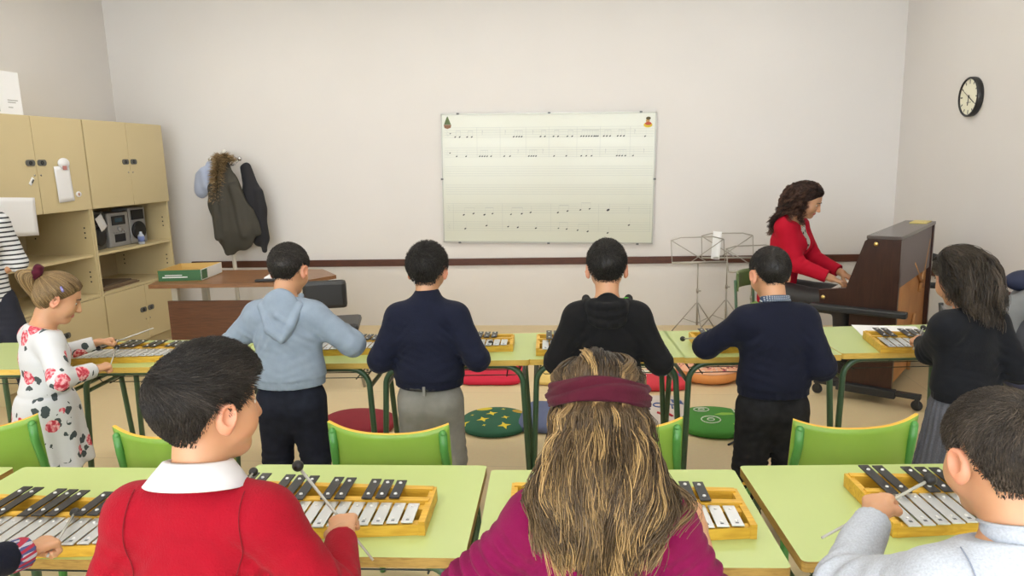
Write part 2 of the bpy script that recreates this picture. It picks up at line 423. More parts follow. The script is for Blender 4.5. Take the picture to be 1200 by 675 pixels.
# pixel->board: region crop 1088 px for 290 px; board corners TL (516,132) BR (766,284)
def bx(u): return -WW/2+(u-57)/(1003-57)*WW
def bz(v): return WH/2-(v-47)/(615-47)*WH
for top, gap in ((107, 10.5), (194, 10), (276, 10), (357, 10), (440, 9.7), (521, 9.7)):
    st = MB()
    for i in range(5): z = bz(top+i*gap); st.box(-WW/2+.03, WW/2-.02, -.0232, -.022, z-.0011, z+.0011)
    st.build('staff', M_staff, wb)
for u in (218, 322, 437, 539, 662, 763, 893): MB().box(bx(u)-.0012, bx(u)+.0012, -.0232, -.022, bz(236), bz(107)).build('bar_line', M_staff, wb)
for u in (105, 330, 549, 762, 988): MB().box(bx(u)-.001, bx(u)+.001, -.0232, -.022, bz(560), bz(440)).build('bar_line', M_staff, wb)
def note(u, v, s=1, stem=True, up=26):
    nt_ = MB(); x, z = bx(u), bz(v); r = .0088*s; pts = []
    for i in range(10):
        a = 2*PI*i/10; px, pz = r*1.25*cos(a), r*.72*sin(a); pts.append((x+px*cos(.5)-pz*sin(.5), z+px*sin(.5)+pz*cos(.5)))
    n = len(pts); v_ = [(p[0], -.0236, p[1]) for p in pts]+[(p[0], -.022, p[1]) for p in pts]
    nt_.add(v_, [tuple(range(n)), tuple(range(2*n-1, n-1, -1))]+[(i, i+n, (i+1) % n+n, (i+1) % n) for i in range(n)])
    nt_.mi = 1
    if stem: nt_.box(x+r-.001, x+r+.0008, -.0234, -.022, z, bz(v-up))
    nt_.build('note', [M_ink, M_staff], wb)
def beam(us, v, up=26):
    MB().box(bx(us[0])+.008, bx(us[-1])+.010, -.0234, -.022, bz(v-up)-.0022, bz(v-up)+.0022).build('beam', M_staff, wb)
r1 = [(120, 140), (174, 195), (383, 396, 407, 418), (502, 521), (559, 579), (620, 641), (680, 691, 703, 714, 726, 737, 745, 753), (779, 792, 806), (839, 852, 866), (957,)]
for g in r1:
    for u in g: note(u, 147 if u != 957 else 149, .9)
    if len(g) > 1: beam(g, 147)
r2 = [(125,), (168,), (230, 241, 252, 263), (281,), (340,), (366,), (450, 461, 471, 482), (562,), (616,), (682, 704, 727), (837, 848, 860, 874), (907,)]
for g in r2:
    for u in g: note(u, 231, .85)
    if len(g) > 1: beam(g, 231)
note(98, 132, .7, False); note(95, 216, .7, False)
for u, v, s in ((153, 490, 1), (198, 484, 1), (248, 489, 1.1), (285, 484, .9), (369, 487, .9), (418, 484, 1), (458, 478, 1), (581, 478, 1), (624, 471, 1), (681, 466, .9), (722, 461, .9), (804, 466, 1.5),
                (159, 552, 1), (257, 538, 1), (356, 542, .9), (400, 545, 1), (482, 548, 1), (584, 548, .8), (621, 551, .9), (670, 556, .9), (715, 561, 1), (804, 567, 1), (897, 532, 1)): note(u, v, s, True, 28)
for g, v in (((153, 198), 487), ((248, 285), 486), ((369, 418), 485), ((581, 624), 474), ((681, 722), 463), ((584, 621), 550), ((670, 715), 558)): beam(g, v, 28)
# rests and repeat marks
for u, v in ((242, 128), (345, 128), (467, 128), (912, 128), (402, 210), (512, 210), (787, 210), (953, 210), (895, 462)):
    x = bx(u); MB().box(x-.002, x+.002, -.0234, -.022, bz(v+10), bz(v-10)).box(x-.002, x+.007, -.0234, -.022, bz(v-2), bz(v-6)).build('rest_mark', M_staff, wb)
# clefs drawn as thin curls
for v in (130, 216, 460, 541):
    cl = MB()
    x0, z0 = bx(84), bz(v); cl.tube([(x0+.012*math.sin(t*1.0)*(1-t/14), -.0232, z0+.05*(t/12-.5)) for t in np.linspace(0, 12, 30)], .0012, 4)
    cl.build('clef', M_staff, wb)
# paper stickers in the corners
s = MB(); s.mi = 0; x0, z0 = bx(86), bz(88)
def poly(mb, pts, y0=-.0245, y1=-.022):
    n = len(pts); v_ = [(p[0], y0, p[1]) for p in pts]+[(p[0], y1, p[1]) for p in pts]
    mb.add(v_, [tuple(range(n)), tuple(range(2*n-1, n-1, -1))]+[(i, i+n, (i+1) % n+n, (i+1) % n) for i in range(n)])
poly(s, [(x0-.033, z0-.01), (x0+.033, z0-.01), (x0+.004, z0+.062), (x0-.004, z0+.062)]); s.mi = 1
poly(s, [(x0-.036, z0-.012), (x0-.028, z0-.042), (x0, z0-.05), (x0+.03, z0-.04), (x0+.037, z0-.012)])
s.build('tree_sticker', [mat('sticker_green', (.10, .14, .05), .6), mat('sticker_brown', (.24, .12, .06), .6)], wb)
s = MB(); x0, z0 = bx(968), bz(90)
def circ(cx, cz, rx, rz, n=14): return [(cx+rx*cos(2*PI*i/n), cz+rz*sin(2*PI*i/n)) for i in range(n)]
s.mi = 0; poly(s, circ(x0, z0-.024, .04, .024)); s.mi = 1; poly(s, circ(x0+.002, z0-.012, .03, .014), -.0255); s.mi = 2; poly(s, circ(x0-.002, z0+.012, .018, .018), -.025)
s.mi = 3; poly(s, circ(x0+.002, z0+.034, .022, .014), -.026)
s.build('round_sticker', [mat('sticker_yellow', (.62, .45, .03), .6), mat('sticker_red', (.45, .07, .03), .6), mat('sticker_tan', (.42, .24, .08), .6), mat('sticker_dark', (.07, .05, .01), .6)], wb)

# ------------------------------------------------------------ clock
cw = bpy.data.objects.new('wall_clock', None); COL.objects.link(cw); cw.location = (XR, 5.52, 1.945); cw.rotation_euler = (0, -PI/2, 0)
props(cw, 'round black-rimmed wall clock with a cream face on the right wall', 'clock')
# local: +z points into the room (-X world), local y = world y, local x = world z
RC = .138
MB().lathe([(.0, 0), (RC-.002, 0), (RC, .01), (RC, .036), (RC-.006, .042), (RC-.013, .042), (RC-.014, .03), (0, .03)], 40).build('rim', M_black, cw)
MB().prism([((RC-.0145)*cos(2*PI*i/40), (RC-.0145)*sin(2*PI*i/40)) for i in range(40)], .0295, .0305).build('dial', mat('dial_cream', (.85, .83, .66), .5), cw)
mk = MB()
for i in range(12):
    a = 2*PI*i/12; M = Matrix.Rotation(a, 4, 'Z'); L_ = .022 if i % 3 else .028; mk.box(RC-.020-L_, RC-.020, -.0045, .0045, .0306, .0316, M)
mk.build('hour_marks', mat('mark_grey', (.10, .10, .09), .5), cw)
def hand(name, ang, L_, w_):
    M = Matrix.Rotation(ang, 4, 'Z'); MB().box(-.015, L_, -w_, w_, .033, .0345, M).build(name, M_black, cw)
# viewed from inside the room the local y axis points away from the viewer's right: clockwise is negative about +z as seen
CW = -1
hand('hour_hand', CW*2*PI*(6.33/12), .060, .004); hand('minute_hand', CW*2*PI*(20/60), .092, .003); hand('second_hand', CW*2*PI*(50/60), .085, .0012)
mk2 = MB(); mk2.box(-.04, -.036, -.03, .03, .0306, .031); mk2.build('dial_text_line', mat('mark_grey', (.1, .1, .09)), cw)
MB().lathe([(0, .036), (.006, .036), (.006, .0305)], 12).build('hub', M_black, cw)

# ------------------------------------------------------------ school tables
TZ = .707
def make_table(edge):
    t = empty('school_table')
    m = MB(); m.mi = 0; m.prism(rrect(.698, .498, .012), TZ-.026, TZ, side=1)
    m.f[-len(rrect(.698, .498, .012))-2], m.m[-len(rrect(.698, .498, .012))-2]
    n = len(rrect(.698, .498, .012)); m.m[0] = 1; m.build('tabletop', [M_green, edge], t)
    for y in (-.2, .2):
        for sx in (-1, 1):
            p = [(sx*.345, y*1.12, 0)]; r = .085; cx, cz = sx*(.318-r), TZ-.04-r
            for i in range(9): a = PI/2*i/8; p.append((cx+sx*r*cos(a), y, cz+r*sin(a)))
            p.append((sx*.12, y, TZ-.04)); l = MB(); l.tube(p, .0135, 10)
            l.smooth = False; l.tube([(sx*.345, y*1.12, .0), (sx*.3445, y*1.12, .02)], .016, 10); l.build('leg', M_gsteel, t)
        MB().tube([(-.125, y, TZ-.04), (.125, y, TZ-.04)], .0133, 10).build('crossbar', M_gsteel, t)
    for sx in (-1, 1): MB().tube([(sx*.318, -.2, TZ-.13), (sx*.318, -.17, TZ-.13), (sx*.318, .17, TZ-.13), (sx*.318, .2, TZ-.13)], .010, 8).build('side_rail', M_gsteel, t)
    w = MB(); zt = TZ-.085
    for k in range(4): y = -.13+k*.085; w.tube([(-.316, y, zt+.035), (-.30, y, zt-.0), (-.28, y, zt-.02), (.28, y, zt-.02), (.30, y, zt), (.316, y, zt+.035)], .0022, 6)
    for x in (-.24, .24): w.tube([(x, -.14, zt-.023), (x, .15, zt-.023), (x, .17, zt+.02)], .003, 6)
    for x in (-.30, .30): w.tube([(x, -.14, zt), (x, .15, zt)], .003, 6)
    w.build('wire_tray', M_wire, t); return t
tb_wood = make_table(M_edge); tb_yel = None
tables = [  # x centre, near edge y at centre, rot, edge, label
 (-2.095, 1.36, .04, 0, 'light green school table at the left end of the front row', 1),
 (-1.372, 1.389, .035, 0, 'light green school table in front of the red-sweater boy, under the left glockenspiel', 1),
 (-.640, 1.445, .04, 0, 'light green school table beside the red-sweater boy, with the glockenspiel at his right hand', 1),
 (.082, 1.448, .055, 0, 'light green school table behind the long-haired girl, middle of the front row', 1),
 (.808, 1.520, .075, 0, 'light green school table at the front right, under the grey-shirt boy\'s mallet', 1),
 (1.525, 1.585, .085, 0, 'light green school table at the right end of the front row, beyond the grey-shirt boy', 1),
 (-2.75, 2.87, .05, 1, 'light green school table at the far left of the back row beside the cabinets', 2),
 (-2.035, 2.925, .06, 1, 'light green school table beside the girl in the flowered dress', 2),
 (-1.335, 2.99, .06, 1, 'light green school table in front of the blue-hoodie boy', 2),
 (-.628, 3.05, .07, 1, 'light green school table in front of the boy in the navy roll-neck', 2),
 (.067, 3.105, .07, 1, 'light green school table in front of the boy in the black hooded top', 2),
 (.757, 3.15, .09, 1, 'light green school table in front of the boy with the checked shirt collar', 2),
 (1.455, 3.235, .10, 1, 'light green school table by the piano with a paper sheet on it', 2)]
for i, (x, y, rz, e, lab, row) in enumerate(tables):
    if i == 0: t = tb_wood
    elif e == 0: t = copy_tree(tb_wood)
    elif tb_yel is None:
        t = tb_yel = copy_tree(tb_wood)
        tt = KIDS[t.name][0]; tt.data = tt.data.copy(); tt.data.materials[1] = M_edgey
    else: t = copy_tree(tb_yel)
    c, s_ = cos(rz), sin(rz); t.location = (x-s_*.25, y+c*.25, 0); t.rotation_euler = (0, 0, rz)
    props(t, lab, 'table', 'school tables of the front row' if row == 1 else 'school tables of the back row')

# ------------------------------------------------------------ chairs
def make_chair():
    t = empty('school_chair')  # faces +y, origin under seat centre
    w = .185; r = .55
    def fn(u, v):
        x = -w-.012+(2*w+.024)*u; th = x/r
        e = abs(2*u-1); z = .585+.185*v+(.022*e**3-.004 if v > .5 else -.022*e**3)*abs(2*v-1)
        y = -.215+(1-cos(th))*r*1.35-(z-.45)*.14
        return (x, y, z)
    b = MB(); b.edge_mi = 1; b.sheet(fn, 20, 8, .011); b.build('backrest', [M_ply, M_plyedge], t)
    def sf(u, v):
        x = (-.185+.37*u)*(1-.06*v); y = .20-.39*v; z = .405-.018*sin(PI*u)*v+(.0 if v > .15 else -.03*(1-v/.15))
        return (x, y, z)
    b = MB(); b.edge_mi = 1; b.sheet(lambda u, v: sf(u, 1-v), 12, 10, .011); b.build('seat', [M_ply, M_plyedge], t)
    for sx in (-1, 1):
        l = MB(); l.tube([(sx*.20, -.24, 0), (sx*.192, -.19, .25), (sx*.190, -.178, .42), (sx*.189, -.183, .55), (sx*.180, -.224, .70), (sx*.180, -.229, .758)], .0135, 10)
        l.ball((sx*.180, -.229, .758), .0135, 10); l.build('rear_leg', M_gsteel2, t)
        l = MB(); l.tube([(sx*.195, .20, 0), (sx*.18, .165, .36), (sx*.176, .14, .388), (sx*.178, 0, .390), (sx*.19, -.165, .388)], .0115, 10); l.build('front_leg', M_gsteel2, t)
    c = MB(); c.tube([(-.178, .10, .386), (.178, .10, .386)], .010, 8); c.tube([(-.189, -.15, .386), (.189, -.15, .386)], .010, 8); c.build('seat_frame', M_gsteel2, t)
    return t
ch = make_chair()
for i, (x, y, rz, lab) in enumerate([
 (-1.335, 2.235, .0, 'green plywood chair behind the girl in the flowered dress, left of the red-sweater boy\'s head'),
 (-.640, 2.30, -.02, 'green plywood chair in front of a crimson cushion, behind the boy in grey trousers'),
 (.075, 2.37, .04, 'green plywood chair mostly hidden by the long-haired girl'),
 (.775, 2.405, .16, 'green plywood chair behind the boy with the checked collar, turned slightly'),
 (-2.135, 2.25, .35, 'green plywood chair cut by the left edge of the picture')]):
    t = ch if i == 0 else copy_tree(ch); t.location = (x, y, 0); t.rotation_euler = (0, 0, rz)
    props(t, lab, 'chair', 'green chairs between the table rows')

# ------------------------------------------------------------ glockenspiels
M_gyel = wood('glock_yellow_wood', (.50, .27, .02), (.72, .44, .05), 5, (2, 12, 12), .45)
M_silver = mat('silver_bar', (.62, .64, .66), .30, .55)
M_bbar = mat('black_bar', (.014, .014, .015), .35)
M_screw = mat('screw', (.75, .75, .75), .35, .3)
M_mark = mat('bar_mark', (.10, .12, .14), .5)
PIT = .0355
def rail_y(x, near):  # x from 0 (bass) .. L
    t = x/.56
    return (-.148+.058*t if near else .140-.030*t)
def make_glock():
    g = empty('glockenspiel'); L = 15*PIT; x0 = -L/2
    f = MB()
    def bar(xa, ya, xb, yb, w, z0, z1):
        d = Vector((xb-xa, yb-ya, 0)).normalized(); n = Vector((-d.y, d.x, 0))*w/2
        P = [(xa-n.x, ya-n.y), (xb-n.x, yb-n.y), (xb+n.x, yb+n.y), (xa+n.x, ya+n.y)]; f.prism(P, z0, z1)
    e = .018
    bar(x0-e, -.122, x0+L+e, -.075, .022, 0, .028)     # near rail of natural bars
    bar(x0-e, -.012, x0+L+e, -.002, .022, 0, .030)
    bar(x0-e, .030, x0+L+e, .022, .020, 0, .040)
    bar(x0-e, .120, x0+L+e, .085, .020, 0, .040)
    bar(x0-e, -.132, x0-e, .135, .016, 0, .036); bar(x0+L+e, -.088, x0+L+e, .098, .016, 0, .036)
    for i in range(7): bar(x0+.02+i*L/7.2, -.09, x0+.02+i*L/7.2, .10, .010, .0, .012)
    f.build('frame', M_gyel, g)
    for i in range(15):
        t = i/14; x = x0+PIT*(i+.5); hl = .086-.038*t; cy = -.056+.016*t; b = MB()
        b.box(x-.0145, x+.0145, cy-hl, cy+hl, .032, .0355, bev=.0008)
        b.mi = 1
        for s in (-.6, .62): b.lathe([(.0, .0385), (.0035, .038), (.0045, .0355)], 8, M=Matrix.Translation((x, cy+hl*s, 0)))
        b.mi = 2; b.box(x-.004, x+.004, cy-hl*.82, cy-hl*.72, .0355, .0358)
        b.build('natural_bar', [M_silver, M_screw, M_mark], g)
    for i in (0, 1, 3, 4, 5, 7, 8, 10, 11, 12):
        t = i/14; x = x0+PIT*(i+1); hl = .082-.037*t; cy = .080-.018*t; b = MB()
        b.box(x-.0135, x+.0135, cy-hl, cy+hl, .044, .0475, bev=.0008); b.mi = 1
        for s in (-.62, .62): b.lathe([(.0, .0515), (.0042, .0505), (.005, .0475)], 8, M=Matrix.Translation((x, cy+hl*s, 0)))
        b.build('sharp_bar', [M_bbar, M_screw], g)
    return g
glock0 = make_glock()
GZ = TZ
glocks = [(-1.295, 1.505, .04, 'yellow-framed glockenspiel at the left corner with broad black bars, before the plaid cuff'),
 (-.70, 1.625, .05, 'yellow-framed glockenspiel on the table right of the red-sweater boy'),
 (.085, 1.655, .06, 'yellow-framed glockenspiel showing only its right end beside the long-haired girl'),
 (.975, 1.765, .08, 'yellow-framed glockenspiel under the grey-shirt boy\'s fist'),
 (-2.16, 3.10, .05, 'yellow-framed glockenspiel beside the girl in the flowered dress'),
 (-1.25, 3.235, .04, 'yellow-framed glockenspiel in front of the blue-hoodie boy'),
 (-.665, 3.285, .06, 'yellow-framed glockenspiel in front of the navy roll-neck boy'),
 (.03, 3.29, .06, 'yellow-framed glockenspiel in front of the boy in the black hooded top'),
 (.77, 3.33, .05, 'yellow-framed glockenspiel in front of the boy with the checked collar'),
 (1.575, 3.32, -.07, 'yellow-framed glockenspiel lying askew by the dark-haired girl, half on a paper sheet')]
for i, (x, y, rz, lab) in enumerate(glocks):
    t = glock0 if i == 0 else copy_tree(glock0); t.location = (x, y, GZ+.0005); t.rotation_euler = (0, 0, rz)
    props(t, lab, 'glockenspiel', 'glockenspiels on the tables')
sh = MB(); sh.box(-.11, .11, -.15, .15, 0, .0015); sh.build('paper_sheet', M_white, loc=(1.47, 3.62, TZ+.0005), rot=(0, 0, 1.45), label='white paper sheet behind the askew glockenspiel near the piano', cat='paper')

# ------------------------------------------------------------ mallets
M_stick = mat('mallet_stick', (.66, .66, .62), .2, trans=.3)
mal0 = empty('mallet'); b = MB(); b.ball((0, 0, 0), .0125, 16); b.build('ball', M_black, mal0)
b = MB(); b.tube([(0, 0, -.01), (0, 0, -.26)], [.0034, .0026], 8); b.build('stick', M_stick, mal0); first_mallet = [True]
def mallet(ball, through, lab):
    if first_mallet[0]: t = mal0; first_mallet[0] = False
    else: t = copy_tree(mal0)
    B = Vector(ball); d = (B-Vector(through)).normalized(); t.location = B
    t.rotation_euler = d.to_track_quat('Z', 'Y').to_euler(); props(t, lab, 'mallet', 'glockenspiel mallets')
# ------------------------------------------------------------ storage cabinets (front plane x=-4, along y)
CX, CBK, CT = -4.0, -4.6, 1.995
M_handle = mat('handle_grey', (.13, .13, .12), .35, .3)
def cabinet(y0, y1, lab, open_gap):
    c = empty('storage_cabinet', (CX, (y0+y1)/2, 0), 0, lab, 'cabinet', 'beige storage cabinets along the left wall')
    L = y1-y0; h = L/2; t = .02
    b = MB(); b.box(CBK-CX, 0, -h, -h+t, 0, CT); b.box(CBK-CX, 0, h-t, h, 0, CT); b.box(CBK-CX, 0, -h+t, h-t, CT-t, CT)
    b.box(CBK-CX, -.03, -h+t, h-t, 0, .07); b.box(CBK-CX, -.02, -h+t, h-t, 1.285, 1.305); b.box(CBK-CX, 0, -h+t, h-t, .575, .595)
    b.mi = 1; b.box(CBK-CX, CBK-CX+.012, -h+t, h-t, .07, CT-t)
    b.mi = 2
    for yy in (-h+t, h-t-.001):
        for zz in (.70, .74, .78, 1.06, 1.10, 1.14): 
            for xx in (-.06, -.5): b.box(xx-.006, xx+.006, yy-.0008, yy+.0018, zz-.006, zz+.006)
    b.build('body', [M_beige, M_beigein, M_black], c)
    MB().box(CBK-CX+.012, -.01, -h+t+.001, h-t-.001, .905, .925).build('shelf', M_beige, c)
    for k, (za, zb) in enumerate(((1.29, CT-.004), (.09, .572))):
        for s in (-1, 1):
            d = MB(); ya, yb = (-h+.004, -.0025) if s < 0 else (.0025, h-.004)
            if open_gap and k == 0: pass
            d.box(.001, .019, ya, yb, za, zb, bev=.002); dob = d.build('door', M_beige, c)
            hz = 1.66 if k == 0 else .36
            p = MB(); yy = s*.055; M = Matrix.Translation((.019, yy, hz))@Matrix.Rotation(PI/2, 4, 'Y')
            p.mi = 0; p.prism(rrect(.045, .085, .02), 0, .006, M); p.mi = 1; p.lathe([(.016, .004), (.016, .009), (.010, .0095), (.0, .004)], 14, M=M)
            p.build('handle', [M_handle, M_black], dob)
            lk = MB(); lk.lathe([(.0, .003), (.007, .003), (.007, 0)], 10, M=Matrix.Translation((.019, s*.03, hz-.09))@Matrix.Rotation(PI/2, 4, 'Y')); lk.build('lock', M_chrome, dob)
    return c
cabinet(5.345, 6.405, 'beige storage cabinet nearest the front wall, holding the stereo', 0)
cabinet(4.283, 5.338, 'beige storage cabinet with papers on its upper door, next nearer', 1)
# stickers and notes on the doors
FX = CX+.0195
def note_sheet(name, y, z, w, h, m, lab, cat, tilt=0, wav_=.004):
    b = MB(); b.sheet(lambda u, v: (wav_*(.3+sin(3*u+2*v)*.5), (u-.5)*w, (v-.5)*h), 8, 8, .001)
    return b.build(name, m, loc=(FX+wav_+.001, y, z), rot=(tilt, 0, 0), label=lab, cat=cat)
note_sheet('door_note', 5.055, 1.50, .165, .27, M_white, 'tall white paper note taped on the upper cabinet door', 'note', .04)
b = MB(); b.lathe([(0, .004), (.038, .004), (.04, 0), (0, 0)], 20, sy=1.55, M=Matrix.Rotation(PI/2, 4, 'Y')); b.mi = 1; b.box(.004, .007, -.02, .02, -.05, -.02)
b.build('round_badge', [M_white, mat('badge_red', (.5, .2, .18), .6)], loc=(FX+.008, 5.075, 1.655), label='round white badge above the taped paper note', cat='badge')
b = MB(); b.lathe([(0, .004), (.022, .004), (.024, 0), (0, 0)], 16, M=Matrix.Rotation(PI/2, 4, 'Y')@Matrix.Diagonal((.95, 1.3, 1, 1))); b.mi = 1; b.lathe([(0, .0055), (.012, .005), (.013, .004)], 12, M=Matrix.Rotation(PI/2, 4, 'Y'))
b.build('oval_sticker', [M_white, mat('sticker_pink', (.45, .25, .2))], loc=(FX+.001, 5.20, 1.415), label='small oval sticker with dark centre right of the taped note', cat='sticker')
b = MB(); b.box(0, .006, -.03, .03, -.012, .012, bev=.002); b.mi = 1; b.box(.006, .008, -.01, .02, -.012, .0)
b.build('white_tag', [M_white, M_grey], loc=(FX+.001, 4.74, 1.53), rot=(.9, 0, 0), label='small white tag hanging on the leftmost upper door', cat='tag')
note_sheet('hanging_paper', 4.56, 1.29, .34, .27, M_white, 'large white paper sheet hanging from the leftmost upper door', 'paper', -.06, .012)

# stereo on the shelf
Ys = 5.845; SZ = .925
def stereo():
    s = empty('stereo_system', (CX-.17, 5.87, SZ+.001), 0, 'silver and black mini stereo on the cabinet shelf', 'stereo')
    return s
st_ = stereo(); M_silv = mat('stereo_silver', (.42, .42, .43), .35, .5)
b = MB(); b.mi = 0; b.box(-.16, .02, -.14, .14, 0, .30, bev=.012); b.mi = 1; b.box(.02, .024, -.09, .09, .19, .27); b.box(.02, .024, -.07, .07, .04, .11)
b.mi = 0; b.lathe([(0, .018), (.02, .018), (.022, 0)], 18, M=Matrix.Translation((.02, 0, .155))@Matrix.Rotation(PI/2, 4, 'Y'))
for k in range(5): b.box(.02, .028, -.085+k*.036, -.06+k*.036, .12, .132)
b.mi = 2; b.box(.0235, .0245, -.05, .05, .215, .25); b.build('main_unit', [M_silv, M_black, mat('display_blue', (.05, .09, .12), .2)], st_)
for k, s in enumerate((-1, 1)):
    b = MB(); M = Matrix.Translation((0, s*.27, 0))@Matrix.Rotation(s*-.12, 4, 'Z'); b.mi = 0; b.box(-.16, .02, -.105, .105, 0, .325, M=M, bev=.015)
    b.mi = 1; b.lathe([(.083, 0), (.085, .012), (.075, .02), (.02, .008), (0, .012)], 26, M=M@Matrix.Translation((.02, 0, .115))@Matrix.Rotation(PI/2, 4, 'Y'))
    b.box(.02, .03, -.075, .075, .215, .305, M=M, bev=.004); b.build('speaker', [M_silv if s > 0 else M_grey, M_black], st_)
note_ = MB(); note_.sheet(lambda u, v: (.005*sin(3*u), (u-.5)*.09, (v-.5)*.13), 5, 5, .001)
note_.build('paper_tag', M_white, loc=(CX-.115, 5.60, SZ+.235), rot=(.5, 0, 0), label='white paper tag stuck on the left stereo speaker', cat='paper tag')
b = MB(); b.lathe([(0, 0), (.026, 0), (.028, .01), (.028, .075), (.012, .095), (.012, .11), (0, .112)], 16); b.mi = 1; b.lathe([(.0285, .02), (.0285, .07)], 16)
b.build('bottle', [mat('bottle_clear', (.45, .5, .6), .2), mat('label_blue', (.15, .2, .45), .5)], loc=(CX-.06, 6.03, SZ+.001), label='small blue and white bottle standing before the stereo', cat='bottle')
# flat boards stacked on lower shelf
for k, (w_, d_, a, c_) in enumerate(((.5, .34, .05, (.16, .10, .06)), (.46, .30, -.04, (.22, .15, .09)), (.40, .26, .08, (.12, .085, .06)))):
    b = MB(); b.box(-d_/2, d_/2, -w_/2, w_/2, 0, .012, bev=.002)
    b.build('flat_board', mat('board_%d' % k, c_, .6, noise=.1), loc=(CX-.22, 5.68, .5965+k*.0128), rot=(0, 0, a), label=['dark brown flat board at the bottom of the lower shelf pile', 'light brown flat board in the middle of the lower shelf pile', 'darkest flat board on top of the lower shelf pile'][k], cat='board', group='boards on the lower cabinet shelf')
# carrier bag on top
bg_ = empty('carrier_bag', (CX-.17, 4.71, CT+.001), 0, 'white paper bag with a green patch on top of the cabinet', 'bag')
b = MB(); b.mi = 0
pts = rrect(.2, .34, .02); n = len(pts)
b.prism(pts, 0, .30)
b.mi = 1; b.box(.1005, .1025, -.17, -.05, .02, .14); b.mi = 0
b.build('bag_body', [M_white, mat('bag_green', (.10, .25, .07), .7)], bg_)
b = MB()
for z_, w_ in ((.10, .09), (.085, .07), (.05, .04)): b.box(.1005, .1018, .03, .03+w_, z_, z_+.006)
b.build('print_lines', mat('print_grey', (.35, .36, .36), .7), bg_)
MB().box(-.1, .1, -.06, .06, 0, .34, bev=.02).build('black_case', M_black, loc=(CX-.34, 4.53, CT+.001), label='black case standing behind the white bag on the cabinet', cat='case')

# ------------------------------------------------------------ teacher's desk
dk = empty('teacher_desk', (-2.68, 5.21, 0), .02, 'walnut-topped teacher desk with a brown front panel', 'desk')
b = MB(); b.prism([(-.60, -.35), (.46, -.32), (.64, -.04), (.56, .33), (-.74, .36), (-.60, .32)][:0] or [(-.585, -.345), (.50, -.31), (.72, .02), (.50, .34), (-.75, .36)], .722, .75); b.build('desk_top', M_desk, dk)
MB().box(-.55, .30, -.18, -.162, .20, .595).build('front_panel', M_deskd, dk)
for x, y in ((-.50, -.14), (.42, -.10), (-.48, .26), (.44, .24)):
    MB().box(x-.024, x+.024, y-.02, y+.02, 0, .722).build('leg', mat('desk_leg_cream', (.48, .45, .36), .4), dk)
bx_ = empty('cardboard_tray', (-3.12, 5.2, .7512), .12, 'green and white carton tray on the left of the teacher desk', 'box')
b = MB(); b.mi = 0; W_, D_, H_ = .33, .40, .085
for (x0, x1, y0, y1, mi) in ((-W_/2, W_/2, -D_/2, -D_/2+.004, 1), (-W_/2, W_/2, D_/2-.004, D_/2, 0), (-W_/2, -W_/2+.004, -D_/2, D_/2, 0), (W_/2-.004, W_/2, -D_/2, D_/2, 2)):
    b.mi = mi; b.box(x0, x1, y0, y1, 0, H_)
b.mi = 0; b.box(-W_/2, W_/2, -D_/2, D_/2, 0, .004)
b.mi = 2; b.box(-.13, .06, -D_/2-.0012, -D_/2, .028, .036); b.box(-.11, .02, -D_/2-.0012, -D_/2, .044, .05)
b.mi = 1; b.box(W_/2, W_/2+.0012, -D_/2+.01, -D_/2+.11, .01, .08)
b.build('carton', [mat('carton_tan', (.60, .40, .13), .7), mat('carton_green', (.03, .12, .04), .5), mat('carton_white', (.7, .72, .7), .5)], bx_)
for k, (x, y, h_) in enumerate(((-.05, .05, .05), (.06, .0, .055))):
    MB().box(x-.05, x+.05, y-.08, y+.08, .005, h_, bev=.004).build('packet', mat('packet_tan', (.45, .27, .07), .7), bx_)
b = MB(); b.box(-.1, .1, -.09, .09, 0, .02, bev=.003); b.build('white_booklet', M_white, loc=(-2.36, 5.13, .7512), rot=(0, 0, .2), label='white booklet lying in the middle of the teacher desk', cat='booklet')
b = MB(); b.box(-.075, .075, -.02, .02, 0, .018, bev=.005); b.build('remote_control', M_black, loc=(-2.40, 4.965, .7512), rot=(0, 0, .1), label='black remote control beside the white booklet', cat='remote control')
# office chair behind the desk corner
oc = empty('office_chair', (-1.90, 4.90, 0), .25, 'black padded office chair at the right end of the teacher desk', 'chair')
b = MB(); b.box(-.15, .15, -.03, .03, .60, .80, bev=.028, M=Matrix.Translation((0, -.20, 0))); b.build('backrest', M_black, oc)
b = MB(); b.box(-.21, .21, -.14, .24, .40, .46, bev=.028); b.build('seat', M_black, oc)
MB().tube([(0, -.20, .62), (0, -.235, .55), (0, -.2, .42), (0, 0, .385)], .014, 8).build('back_support', M_steel, oc)
for sx in (-1, 1):
    for sy in (-1, 1): MB().tube([(sx*.15, sy*.13+.03, .40), (sx*.23, sy*.20+.03, 0)], .011, 8).build('leg', M_steel, oc)
for me in oc.children: pass

